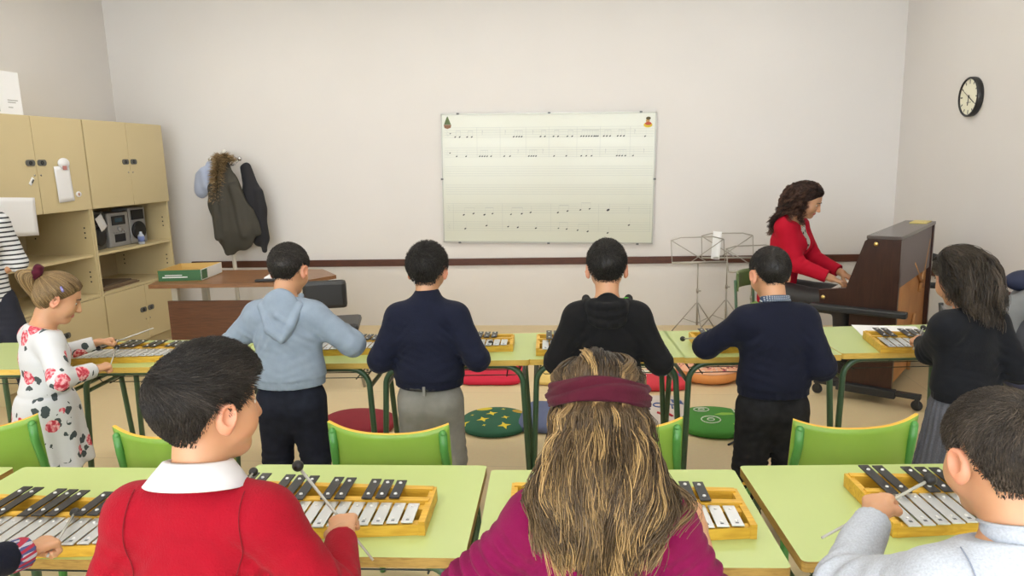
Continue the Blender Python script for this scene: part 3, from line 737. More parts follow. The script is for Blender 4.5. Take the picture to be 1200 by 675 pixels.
# ------------------------------------------------------------ coat stand and coats
cs = empty('coat_stand', (-3.42, 6.46, 0), 0, 'pale metal coat stand by the front wall hung with coats', 'coat stand')
M_pole = mat('stand_cream', (.62, .60, .55), .4)
MB().tube([(0, 0, .02), (0, 0, 1.72)], .019, 12).build('pole', M_pole, cs)
b = MB(); b.lathe([(0, 0), (.17, 0), (.175, .012), (.03, .035), (.02, .05)], 28); b.build('base', M_pole, cs)
for a in (PI*.97, PI*.75, .1, -.55, 1.5):
    h_ = MB(); dx, dy = cos(a), sin(a); h_.tube([(0, 0, 1.60), (dx*.08, dy*.08*.6, 1.61), (dx*.14, dy*.14*.6, 1.655)], .008, 8); h_.ball((dx*.145, dy*.145*.6, 1.665), .022, 12); h_.build('hook', M_chrome, cs)
MB().ball((0, 0, 1.73), .026, 12).build('finial', M_pole, cs)
def coat(name, prims, h, m, lab, cat, loc, wr=.008, f=30, seed=1):
    def post(P, D): 
        q = P*np.array([1, 1, .25]); return D+wr*wav(q, f, seed)
    V, F = sdf_mesh(prims, h, post)
    r = empty(name, loc, 0, lab, cat, 'coats on the coat stand'); np_mesh('coat_body', V, F, m, r); return r
X_ = np.array([1., 0, 0]); Y_ = np.array([0, 1., 0]); Z_ = np.array([0, 0, 1.])
M_olive = mat('parka_olive', (.050, .046, .036), .85, bump=.3, bscale=40)
M_bcoat = mat('coat_black', (.014, .014, .018), .85)
M_lblue = mat('jacket_light_blue', (.40, .46, .62), .6)
pk = coat('olive_parka', [Cone((-.03, 0, 1.58), (-.05, -.01, 1.25), .07, .135, .06, sq=(Y_, .55)), Cone((-.03, 0, 1.3), (.04, 0, .98), .13, .18, .06, sq=(Y_, .45)),
    Cone((.03, 0, 1.5), (.13, -.01, 1.05), .05, .11, .05, sq=(Y_, .6)), Cone((.0, -.02, 1.0), (-.04, -.02, .80), .13, .03, .04, sq=(Y_, .5)), Cone((.16, -.01, 1.15), (.24, 0, .98), .08, .03, .03, sq=(Y_, .5)),
    Cone((-.12, -.05, 1.4), (-.10, -.07, .95), .045, .04, .02), Cone((.08, -.05, 1.4), (.14, -.05, .96), .045, .04, .02)], .006, M_olive,
    'dark olive parka with a brown fur-trimmed hood on the coat stand', 'coat', (-3.38, 6.40, 0), wr=.012, f=34)
# fur trim
N = 3600; t = RNG.uniform(0, 1, N); a = RNG.uniform(0, 2*PI, N)
cx = -.085+.075*t**.8+.03*np.sin(t*6); cz = 1.36+.34*t; 
cx = np.where(t < .75, -.09+.07*(t/.75)**2, -.02+.08*((t-.75)/.25)); cz = np.where(t < .75, 1.27+.42*t/.75, 1.69-.01-.04*((t-.75)/.25)**2)
rr_ = .036+.034*RNG.uniform(0, 1, N); c_ = np.stack([cx, -.045+0*cx, cz], 1)
dirv = np.stack([np.cos(a), np.sin(a)*.8, .3+.3*RNG.normal(size=N)], 1); dirv /= np.linalg.norm(dirv, axis=1, keepdims=True)
ps = c_+dirv*.026*RNG.uniform(.2, 1.6, N)[:, None]; pth = np.stack([ps+dirv*rr_[:, None]*k/3+np.array([0, 0, -.004])*k*k/3 for k in range(4)], 1)
strands(pth, .0022, 'fur_trim', hairmat('fur_brown', (.10, .06, .025), (.36, .24, .11), (.58, .44, .25)), pk, RNG.uniform(0, 1, N))
coat('black_coat', [Cone((.0, 0, 1.58), (.07, 0, 1.2), .05, .10, .05, sq=(Y_, .55)), Cone((.05, 0, 1.3), (.10, 0, .92), .09, .085, .05, sq=(Y_, .55)), Cone((.12, -.02, 1.35), (.13, -.02, .80), .04, .028, .03)], .008, M_bcoat,
    'black coat hanging right of the parka on the coat stand', 'coat', (-3.23, 6.47, 0), seed=4)
coat('light_blue_jacket', [Cone((.07, 0, 1.60), (0, 0, 1.42), .05, .08, .05, sq=(Y_, .6)), Cone((-.01, 0, 1.50), (-.05, 0, 1.38), .075, .06, .04, sq=(Y_, .6)), Cone((.02, -.03, 1.55), (.04, -.03, 1.42), .045, .045, .03)], .007, M_lblue,
    'light blue quilted jacket hanging left of the parka', 'coat', (-3.62, 6.43, 0), .006, 45, 8)

# ------------------------------------------------------------ music stands
def music_stand(x, y, h, rz, w_, lab, tilt=.35):
    s = empty('music_stand', (x, y, 0), rz, lab, 'music stand', 'wire music stands by the front wall')
    t = MB(); t.tube([(0, 0, .10), (0, 0, h*.62)], .008, 8); t.tube([(0, 0, h*.60), (0, 0, h)], .0055, 8); t.build('pole', M_steel, s)
    k = MB(); k.lathe([(0, -.015), (.012, -.015), (.012, .02), (0, .02)], 10, M=Matrix.Translation((0, 0, h*.62))); k.box(.008, .03, -.004, .004, h*.62-.006, h*.62+.006); k.build('clamp', M_steel, s)
    for i in range(3):
        a = i*2*PI/3+.5; l = MB(); c_, d_ = cos(a), sin(a)
        l.tube([(c_*.01, d_*.01, .30), (c_*.24, d_*.24, .008)], .005, 6); l.tube([(c_*.005, d_*.005, .12), (c_*.13, d_*.13, .15)], .0035, 6); l.build('leg', M_steel, s)
    d = MB(); M = Matrix.Translation((0, -.02, h))@Matrix.Rotation(-tilt, 4, 'X'); H = .23; r = .0055
    d.tube([(-w_/2, 0, H*.9), (-w_/2*.62, 0, H), (w_/2*.62, 0, H), (w_/2, 0, H*.9)], r, 6, M=M)
    d.tube([(-w_/2, 0, H*.9), (-w_/2, 0, .01)], r*.8, 6, M=M); d.tube([(w_/2, 0, H*.9), (w_/2, 0, .01)], r*.8, 6, M=M)
    d.tube([(-w_/2, -.03, .0), (w_/2, -.03, 0)], r*1.4, 6, M=M); d.tube([(-w_/2, 0, .01), (w_/2, 0, .01)], r*1.4, 6, M=M)
    d.tube([(-w_/2, 0, H*.9), (w_/2*.3, 0, .01)], r*.8, 6, M=M); d.tube([(w_/2, 0, H*.9), (-w_/2*.3, 0, .01)], r*.8, 6, M=M)
    for xx in (-w_/2, w_/2): d.tube([(xx, -.03, 0), (xx, 0, .01)], r, 6, M=M)
    d.build('wire_desk', M_steel, s); return s
def foot(u, v): p = atZ(u, v, 0); return p
music_stand(.93, 6.30, .66, .1, .46, 'wire music stand leftmost of the three by the front wall', .3)
music_stand(1.20, 6.42, .68, -.05, .44, 'taller wire music stand in the middle of the three, holding a white page')
music_stand(1.36, 6.16, .60, .15, .42, 'wire music stand nearest the pianist')
b = MB(); b.sheet(lambda u, v: ((u-.5)*.075, .01*sin(PI*u), (v-.5)*.25), 4, 6, .0015); b.build('white_page', mat('bright_paper', (.9, .9, .9), .8), loc=(1.10, 6.40, .80), rot=(-.3, .12, 0), label='narrow white page propped on the middle music stand', cat='page')

# ------------------------------------------------------------ piano
PB = Vector((1.872, 4.52, 0)); pa = math.radians(57)
pn = empty('upright_piano', PB, pa, 'dark brown upright piano on a wheeled black base, its wooden back turned to the class', 'piano')
# local: +x along the length (away), +y toward player, near end panel at x=0
M_pdark = wood('piano_dark', (.026, .009, .006), (.048, .018, .012), 3, (12, 12, 2), .3)
M_porange = wood('piano_back_wood', (.46, .20, .06), (.66, .32, .10), 3, (1, 22, 1.2), .45)
M_pgrey = mat('piano_back_cloth', (.17, .14, .14), .55)
PL = 1.13
prof = [(0, .09), (.27, .09), (.27, .58), (.455, .60), (.465, .70), (.30, .728), (.205, 1.035), (.19, 1.05), (0, 1.05)]
def side(x0, x1):
    m = MB(); v = [(x0, p[0], p[1]) for p in prof]+[(x1, p[0], p[1]) for p in prof]; n = len(prof)
    m.add(v, [tuple(range(n)), tuple(range(2*n-1, n-1, -1))]+[(i, i+n, (i+1) % n+n, (i+1) % n) for i in range(n)]); return m
side(0, .035).build('side_panel', M_pdark, pn); side(PL-.035, PL).build('side_panel', M_pdark, pn)
MB().box(-.004, PL+.004, -.004, .196, 1.05, 1.072, bev=.004).build('lid', mat('piano_lid', (.085, .068, .064), .25), pn)
MB().box(.035, PL-.035, .012, .022, .74, 1.05).build('back_cloth', M_pgrey, pn)
MB().box(.035, PL-.035, .03, .045, .09, .76).build('back_board', M_porange, pn)
br = MB()
br.tube([(.62, .018, .08), (.66, .018, .40), (.70, .018, .46)], .012, 8)
br.build('handle_post', wood('post_wood', (.42, .2, .07), (.55, .28, .1), 4, (5, 5, 5)), pn)
for xa, za, xb, zb in ((.55, .84, .95, .62), (PL-.08, .95, PL-.30, .60)):
    m = MB(); m.tube([(xa, .020, za), (xb, .020, zb)], .012, 6); m.build('brace', wood('post_wood', (.4, .2, .07), (.5, .3, .1)), pn)
v = [(.035, .30-.02, .735), (PL-.035, .28, .735), (PL-.035, .19, 1.04), (.035, .19, 1.04)]
m = MB(); m.add(v+[(a, b_-.015, c) for a, b_, c in v], [(0, 1, 2, 3), (7, 6, 5, 4), (0, 4, 5, 1), (3, 2, 6, 7)]); m.build('music_desk_panel', M_pdark, pn)
MB().box(.035, PL-.035, .05, .455, .60, .655).build('key_bed', M_pdark, pn)
MB().box(.035, PL-.035, .24, .255, .09, .60).build('lower_panel', M_pdark, pn)
nk = 36
for i in range(nk):
    x = .06+i*(PL-.12)/nk; w_ = (PL-.12)/nk
    MB().box(x+.0006, x+w_-.0006, .305, .45, .655, .675).build('white_key', mat('key_white', (.8, .79, .74), .3), pn)
for i in range(nk-1):
    if i % 7 in (2, 6): continue
    x = .06+(i+1)*(PL-.12)/nk; MB().box(x-.007, x+.007, .305, .40, .675, .687, bev=.002).build('black_key', M_black, pn)
for y, z in ((.14, 1.02), (.435, .655)):
    m = MB(); m.lathe([(0, .008), (.012, .006), (.014, 0)], 14, M=Matrix.Translation((0, y, z))@Matrix.Rotation(-PI/2, 4, 'Y')); m.build('brass_stud', M_brass, pn)
m = MB(); m.box(PL-.22, PL-.02, .02, .13, 1.072, 1.078, bev=.002)
m.build('brass_plate', mat('brass_bright', (.75, .62, .2), .4, .4), pn)
# wheeled base
M_cast = mat('caster_black', (.02, .022, .025), .45)
m = MB(); m.box(-.03, .03, -.02, .55, .575, .615, bev=.01, M=Matrix.Translation((-.03, -.045, 0))); m.build('carry_beam', M_cast, pn)
m = MB(); m.box(PL, PL+.06, -.06, .5, .575, .615, bev=.01); m.build('carry_beam', M_cast, pn)
for xx in (-.04, PL-.02): MB().box(xx, xx+.06, -.03, .32, .055, .11, bev=.01).build('base_beam', M_cast, pn)
for x in (-.01, PL+.01):
    for y, s in ((-.03, -1), (.32, 1)):
        m = MB(); m.box(x-.025, x+.025, min(y, y+s*.14), max(y, y+s*.14), .075, .105, bev=.006); 
        m.lathe([(0, -.012), (.03, -.012), (.034, 0), (.03, .012), (0, .012)], 16, M=Matrix.Translation((x, y+s*.12, .0345))@Matrix.Rotation(PI/2, 4, 'Y')); m.box(x-.018, x+.018, y+s*.12-.012, y+s*.12+.012, .04, .08); m.build('caster', M_cast, pn)
# piano stool
stl = empty('piano_chair', (1.20, 5.40, 0), pa+PI/2-PI, 'green-backed chair the pianist sits on', 'chair')
b = MB(); b.box(-.19, .19, -.19, .19, .44, .465, bev=.01); b.build('seat', M_ply, stl)
b = MB(); b.sheet(lambda u, v: (-.18+.36*u, -.24+.06*(2*u-1)**2, .60+.13*v), 10, 4, .012); b.build('backrest', mat('olive_board', (.10, .16, .05), .4), stl)
for sx in (-1, 1):
    b = MB(); b.tube([(sx*.18, -.20, 0), (sx*.17, -.19, .44), (sx*.17, -.205, .68)], .011, 8); b.build('rear_leg', M_gsteel, stl)
    b = MB(); b.tube([(sx*.18, .19, 0), (sx*.17, .17, .44)], .011, 8); b.build('front_leg', M_gsteel, stl)

# ------------------------------------------------------------ wall fittings on the right wall
for y, z, n_, lab in ((5.98, .63, 'socket', 'black wall bracket on the rail right of the piano'), (6.02, .43, 'socket', 'small black knob on the right wall below the rail'), (5.95, .20, 'socket', 'lowest small black knob on the right wall')):
    b = MB(); b.box(-.05, 0, -.05 if z > .5 else -.03, .05 if z > .5 else .03, -.035, .035, bev=.01); b.ball((-.06, 0, 0), .028, 10)
    b.build('wall_bracket', M_black, loc=(XR-.001 if z < .55 else XR-.0225, y, z), label=lab, cat='bracket')
b = MB()
for i in range(9): b.tube([(0, -.07+i*.016, -.04), (-.04, -.075+i*.016, 0), (-.03, -.06+i*.016, .05)], .004, 6)
b.build('cable_comb', M_black, loc=(XR-.04, 5.72, .745), label='small black comb-like wire holder above the rail beside the girl\'s head', cat='wire holder')

# ------------------------------------------------------------ coat-covered chair at the right edge
cc = empty('metal_chair', (1.98, 3.60, 0), -1.9, 'dark tube chair at the right edge under the grey coat', 'chair')
b = MB(); b.box(-.2, .2, -.2, .2, .42, .445, bev=.01); b.build('seat', mat('seat_cream', (.5, .42, .3), .5), cc)
for sx in (-1, 1):
    b = MB(); b.tube([(sx*.2, -.22, 0), (sx*.19, -.2, .43), (sx*.19, -.24, .80)], .012, 8); b.build('rear_leg', M_black, cc)
    b = MB(); b.tube([(sx*.2, .2, 0), (sx*.19, .18, .43)], .012, 8); b.build('front_leg', M_black, cc)
b = MB(); b.sheet(lambda u, v: (-.19+.38*u, -.235, .62+.17*v), 6, 3, .012); b.build('backrest', M_grey, cc)
# ------------------------------------------------------------ floor cushions
def cushion(name, outline, h, m, loc, rz, lab, cat='cushion', seam=None, puff=1.0, decal=None, n_r=10, group='floor cushions'):
    """outline: list of (x,y) ccw; pillow-shaped solid; decal(add, zf) places flat printed shapes on the top"""
    root = empty(name, loc, rz, lab, cat, group); N = len(outline); b = MB()
    rs = [cos(PI/2*i/n_r)**.5 if i else 1 for i in range(n_r)]
    def zt(t): return h*(.42+.58*(1-t**3.2)**.6*puff) if t < 1 else h*.42
    rings = []
    for t, z in [(0.001, 0)]+[(.9, 0)]+[(.98, h*.12), (1.0, h*.38)]+[(t_, h*.42+h*.58*(1-t_**3.0)**.55) for t_ in (.985, .96, .92, .86, .78, .68, .55, .4, .2, .001)]:
        rings.append([(p[0]*t, p[1]*t, z) for p in outline])
    vs = [v for r in rings for v in r]; fs = [(i*N+k, i*N+(k+1) % N, (i+1)*N+(k+1) % N, (i+1)*N+k) for i in range(len(rings)-1) for k in range(N)]
    b.smooth = True; b.add(vs, fs); b.build('cover', m, root)
    R_of = outline
    def zf(x, y):
        a = math.atan2(y, x); best = min(R_of, key=lambda p: abs((math.atan2(p[1], p[0])-a+PI) % (2*PI)-PI)); R = math.hypot(*best)
        t = min(.97, math.hypot(x, y)/R); return h*.42+h*.58*(1-t**3.0)**.55+.0012
    if decal:
        def add(pname, pts, mm, lift=0):
            cx = sum(p[0] for p in pts)/len(pts); cy = sum(p[1] for p in pts)/len(pts); q = MB(); vs = []; M_ = len(pts)
            for s in (0, .5, 1): vs += [(cx+(p[0]-cx)*s, cy+(p[1]-cy)*s, zf(cx+(p[0]-cx)*s, cy+(p[1]-cy)*s)+lift) for p in pts]
            q.add(vs, [(i*M_+k, i*M_+(k+1) % M_, (i+1)*M_+(k+1) % M_, (i+1)*M_+k) for i in range(2) for k in range(M_)]); q.build(pname, mm, root)
        def line(pname, pts, w_, mm, lift=.0005, closed=False):
            q = MB(); P = []
            for i in range(len(pts)-1):
                (xa, ya), (xb, yb) = pts[i], pts[i+1]; L_ = math.hypot(xb-xa, yb-ya); k = max(1, int(L_/.02))
                P += [(xa+(xb-xa)*j/k, ya+(yb-ya)*j/k) for j in range(k)]
            P.append(pts[-1]); q.tube([(x, y, zf(x, y)+lift) for x, y in P], w_, 5); q.build(pname, mm, root)
        decal(add, line)
    return root
def ell(rx, ry, n=36, p=2.0):
    o = []
    for i in range(n):
        a = 2*PI*i/n; c, s = cos(a), sin(a); r = (abs(c)**p+abs(s)**p)**(-1/p); o.append((rx*r*c, ry*r*s))
    return o
def cir(x, y, r, n=14, sy=1): return [(x+r*cos(2*PI*i/n), y+r*sy*sin(2*PI*i/n)) for i in range(n)]
def star(x, y, r, k=4, a0=.3): return [(x+(r if i % 2 == 0 else r*.38)*cos(a0+PI*i/k), y+(r if i % 2 == 0 else r*.38)*sin(a0+PI*i/k)) for i in range(2*k)]
def cm(name, c, r=.85): return mat(name, c, r, noise=.05, nscale=12, bump=.25, bscale=120)
C_crim = cm('cushion_crimson', (.22, .010, .022)); C_red = cm('cushion_red', (.56, .012, .045)); C_star = cm('cushion_dark_green', (.018, .10, .055))
C_den = cm('cushion_denim', (.105, .13, .24)); C_yel = cm('cushion_yellow', (.70, .52, .17)); C_coral = cm('cushion_coral', (.58, .035, .055))
C_crm = cm('cushion_cream', (.56, .50, .46)); C_leaf = cm('cushion_leaf', (.045, .21, .025)); C_blue = cm('cushion_blue', (.02, .07, .42))
p_yel = mat('print_yellow', (.66, .52, .03), .8); p_och = mat('print_ochre', (.42, .26, .02), .8); p_wht = mat('print_white', (.62, .66, .56), .8); p_lg = mat('print_lime', (.22, .42, .05), .8)
p_blue = mat('print_blue', (.06, .10, .28), .8); p_redd = mat('print_red', (.50, .03, .05), .8); p_pink = mat('print_pink', (.52, .16, .22), .8); p_dk = mat('print_black', (.03, .03, .04), .8)
p_lb = mat('print_light_blue', (.40, .52, .62), .8); p_or = mat('print_orange', (.75, .22, .03), .8)

cushion('round_cushion', ell(.235, .21, 36, 2.3), .085, C_crim, (-1.43, 4.0, 0), .0, 'crimson cushion on the floor behind the green chair, between two table legs')
cushion('square_cushion', ell(.225, .235, 40, 7), .065, C_red, (-.735, 5.07, 0), .02, 'flat bright red square cushion on the floor under the tables')
def d1(add, line):
    add('sun_print', cir(-.07, .14, .05, 16, .8), p_yel); add('moon_print', cir(.15, .09, .045, 16, .8), p_och)
    for x, y, r in ((-.02, .04, .040), (-.07, -.055, .042), (.065, -.03, .028), (.06, -.145, .042), (-.185, -.08, .04), (.05, .12, .018), (.17, -.03, .016), (-.14, .03, .014), (-.06, -.14, .014)):
        add('star_print', star(x, y, r), p_yel)
cushion('round_cushion', ell(.215, .225, 40, 2.1), .06, C_star, (-.59, 4.09, 0), .1, 'dark green round cushion printed with yellow stars and moons', decal=d1)
cushion('square_cushion', ell(.19, .23, 40, 6), .075, C_den, (-.255, 4.17, 0), -.12, 'denim blue square cushion behind the table legs, left of the long-haired girl')
cushion('square_cushion', ell(.235, .22, 40, 7), .06, C_yel, (-.17, 5.06, 0), -.02, 'pale yellow square cushion partly hidden by the boy in black')
def d2(add, line):
    add('splash_print', [(-.22, -.05), (-.12, .02), (-.05, .0), (.02, .09), (-.06, .16), (-.13, .10), (-.22, .12)], p_wht)
    add('yellow_print', [(-.09, .02), (.02, -.0), (.09, .05), (.06, .11), (-.02, .09)], p_yel, .001); add('blue_print', [(-.02, -.07), (.07, -.06), (.10, .0), (.04, .01)], p_lb, .001)
    add('white_print', [(-.19, -.17), (-.11, -.11), (-.09, -.03), (-.17, -.07)], p_wht, .001); add('dot_print', cir(.02, .06, .013), p_or, .002); add('navy_print', [(.13, -.06), (.2, -.04), (.21, .03), (.14, .02)], p_blue, .001)
cushion('square_cushion', ell(.20, .19, 36, 4), .075, C_coral, (.47, 4.93, 0), .1, 'coral red cushion with a white and yellow cartoonish splash print', decal=d2)
def d3(add, line):
    add('oval_print', cir(-.09, .17, .075, 16, .55), p_pink); 
    w_ = .005
    def L(o, pts): line('letter', [(o[0]+p[0]*1.0, o[1]+p[1]) for p in pts], w_, p_blue)
    # N O T, running down to the right
    L((-.10, .03), [(0, -.03), (.01, .03), (.045, -.045), (.055, .015)]); L((-.02, .0), [(.03*cos(t)+.02, .035*sin(t)-.02) for t in np.linspace(0, 2*PI, 12)])
    L((.055, -.04), [(0, .035), (.065, .015)]); L((.055, -.04), [(.03, .025), (.02, -.045)])
    line('red_stroke', [(-.03, -.14), (.0, -.17), (.03, -.155), (.05, -.19)], .009, p_redd); line('grey_stroke', [(-.12, -.07), (-.06, -.085)], .006, p_dk)
    add('blue_patch', [(.10, .02), (.17, .02), (.17, .09), (.10, .09)], p_blue)
cushion('printed_cushion', ell(.20, .25, 40, 6), .07, C_crm, (.405, 4.30, 0), .12, 'cream cushion with blue letters and a pink oval print', decal=d3)
# doughnut cushion
dn = empty('doughnut_cushion', (.835, 5.08, 0), 0, 'round orange doughnut-shaped cushion with sprinkles', 'cushion', 'floor cushions')
b = MB(); R0, r0 = .145, .085
prof = [(R0+r0*cos(a)*1.0, .055+.055*sin(a)) for a in np.linspace(-PI*.9, PI*.98, 26)]
b.lathe(prof, 44); b.build('dough', cm('doughnut_orange', (.72, .30, .09)), dn)
b = MB(); b.lathe([(R0+(r0+.002)*cos(a)*(1.0), .057+.056*sin(a)) for a in np.linspace(PI*.16, PI*.80, 14)], 44); b.build('icing', cm('icing_peach', (.78, .42, .27)), dn)
MB().lathe([(0, .07), (.03, .078), (.055, .07), (.07, .05)], 24).build('centre', cm('doughnut_centre', (.80, .28, .05)), dn)
b = MB()
for i in range(150):
    a = random.uniform(0, 2*PI); q = random.uniform(.25, .75)*PI; r = R0+(r0+.003)*cos(q); z = .058+.057*sin(q); b.mi = random.randrange(3)
    b.box(-.010, .010, -.003, .003, -.001, .002, M=Matrix.Translation((r*cos(a), r*sin(a), z+.0015))@Matrix.Rotation(random.uniform(0, 3), 4, 'Z'))
b.build('sprinkles', [mat('sprinkle_white', (.75, .7, .65)), mat('sprinkle_brown', (.16, .03, .02)), mat('sprinkle_pink', (.65, .15, .2))], dn); dn.children[-1]['kind'] = 'stuff' if dn.children else None
def d4(add, line):
    line('stripe', [(-.2, -.03), (.2, .09)], .02, p_yel)
cushion('square_cushion', ell(.20, .17, 40, 6), .05, C_blue, (1.08, 5.40, 0), .25, 'blue cushion with a yellow stripe beside the doughnut cushion', decal=d4)
def d5(add, line):
    for cx, cy, r in ((-.06, .09, .045), (-.06, .09, .018), (-.03, -.08, .055), (-.03, -.08, .02)): line('ring_print', cir(cx, cy, r, 18, .9)+[cir(cx, cy, r, 18, .9)[0]], .0035, p_wht)
    add('leaf_print', [(.0, .0), (.05, .035), (.11, .04), (.12, .01), (.05, -.01)], p_lg); line('vein_print', [(.13, .15), (.13, .06), (.19, -.02)], .004, p_wht)
    add('tab_print', [(.08, -.20), (.16, -.20), (.16, -.12), (.09, -.12)], p_lg)
cushion('round_cushion', ell(.235, .225, 40, 2.1), .07, C_leaf, (.72, 4.13, 0), 0, 'leaf green round cushion with white rings and dangling ties', decal=d5)
gc = [o for o in COL.objects if o.get('label', '').startswith('leaf green round')][0]
for k, pts in enumerate(([(.10, -.20, .03), (.10, -.23, .01), (.03, -.30, .006)], [(.11, -.20, .03), (.115, -.24, .008), (.10, -.33, .006)])):
    MB().tube(pts, .006, 6).build('tie', p_dk, gc)
cushion('printed_cushion', ell(.05, .16, 30, 4), .06, cm('cushion_olive', (.32, .38, .22)), (.93, 4.10, 0), .0, 'narrow pale green cushion seen between the legs of the boy in dark jeans')
cushion('printed_cushion', ell(.10, .08, 30, 4), .06, cm('cushion_mauve', (.42, .18, .36)), (-1.08, 4.28, 0), .3, 'small mauve cushion beside the crimson one, behind the grey trousers', decal=lambda add, line: line('stripe', [(-.06, -.05), (-.02, .05)], .012, p_yel))
# rucksack-like coat over the chair at the right
def post(P, D): return D+.010*wav(P*np.array([1, 1, .5]), 26, 5)
def soft(name, prims, m, root, h=.008, f=26, amp=.010, seed=5):
    V, F = sdf_mesh(prims, h, lambda P, D: D+amp*wav(P*np.array([1, 1, .5]), f, seed)); return np_mesh(name, V, F, m, root)
jk = empty('grey_jacket', (2.02, 3.58, 0), 0, 'grey jacket draped over the chair at the right edge', 'jacket')
soft('jacket_body', [Cone((-.16, -.12, .84), (.22, .0, .86), .06, .09, .05), Cone((-.14, -.08, .80), (.02, -.05, .55), .09, .12, .06), Cone((.12, .0, .82), (.2, .0, .5), .14, .16, .06)], mat('jacket_grey', (.17, .18, .19), .6, bump=.3, bscale=30), jk)
soft('jacket_lining', [Cone((-.03, -.13, .74), (.02, -.17, .55), .07, .08, .04), Cone((.12, -.15, .78), (.16, -.17, .5), .05, .07, .04)], mat('jacket_lining_dark', (.03, .032, .04), .7), jk, seed=9)
sf_ = empty('navy_scarf', (2.06, 3.60, .93), 0, 'bundled navy scarf on top of the grey jacket at the right edge', 'scarf')
soft('scarf_body', [Ell((0, 0, .03), (.09, .06, .05)), Cone((.05, -.02, .03), (.16, -.02, .0), .05, .05, .03)], mat('scarf_navy', (.012, .018, .05), .8), sf_, .007, 40, .008, 3)
bb = empty('blue_bag', (2.0, 3.42, 0), 0, 'dark blue bag on the chair below the grey jacket', 'bag')
soft('bag_body', [Ell((.02, 0, .56), (.13, .09, .09))], mat('bag_blue', (.05, .06, .13), .7), bb, .008, 20, .006, 7)
# ------------------------------------------------------------ people
def skin_nodes(base, lip):
    def build(nt, b, N, L):
        tc = N('ShaderNodeTexCoord'); n = N('ShaderNodeTexNoise'); n.inputs['Scale'].default_value = 14; n.inputs['Detail'].default_value = 4
        r = N('ShaderNodeValToRGB'); r.color_ramp.elements[0].position = .35; r.color_ramp.elements[0].color = (*[c*k for c, k in zip(base, (.97, .90, .88))], 1)
        r.color_ramp.elements[1].position = .7; r.color_ramp.elements[1].color = (*base, 1)
        L(tc.outputs['Object'], n.inputs['Vector']); L(n.outputs['Fac'], r.inputs['Fac']); L(r.outputs['Color'], b.inputs['Base Color'])
        b.inputs['Roughness'].default_value = .5; b.inputs['Subsurface Weight'].default_value = .25; b.inputs['Subsurface Radius'].default_value = (.010, .004, .002); b.inputs['Subsurface Scale'].default_value = 1
    return build
M_skin = nodemat('skin', skin_nodes((.52, .285, .16), 0)); M_skin2 = nodemat('skin_tan', skin_nodes((.45, .25, .14), 0))
M_lip = mat('lips', (.45, .13, .11), .45); M_eyew = mat('eye_white', (.75, .73, .70), .2); M_iris = mat('iris', (.04, .02, .012), .15); M_ear = mat('ear_skin', (.54, .24, .145), .5, sss=.3)
H_dark = hairmat('hair_dark_brown', (.006, .005, .004), (.026, .021, .018), (.085, .070, .060))
H_black = hairmat('hair_near_black', (.004, .0035, .003), (.018, .015, .013), (.07, .06, .053))
H_brown = hairmat('hair_mid_brown', (.014, .010, .008), (.055, .042, .031), (.14, .11, .085))
H_blond = hairmat('hair_honey', (.026, .016, .009), (.115, .074, .038), (.44, .285, .12), .42)
H_fair = hairmat('hair_fair_brown', (.07, .042, .018), (.24, .155, .07), (.42, .29, .14), .42)
H_curl = hairmat('hair_curly_brown', (.012, .006, .005), (.06, .028, .018), (.17, .09, .06))
H_long = hairmat('hair_long_brown', (.014, .010, .007), (.038, .028, .020), (.080, .060, .044), .4)
def rot(ax, a):
    c, s = cos(a), sin(a)
    return {'x': np.array([[1, 0, 0], [0, c, -s], [0, s, c]]), 'y': np.array([[c, 0, s], [0, 1, 0], [-s, 0, c]]), 'z': np.array([[c, -s, 0], [s, c, 0], [0, 0, 1]])}[ax]

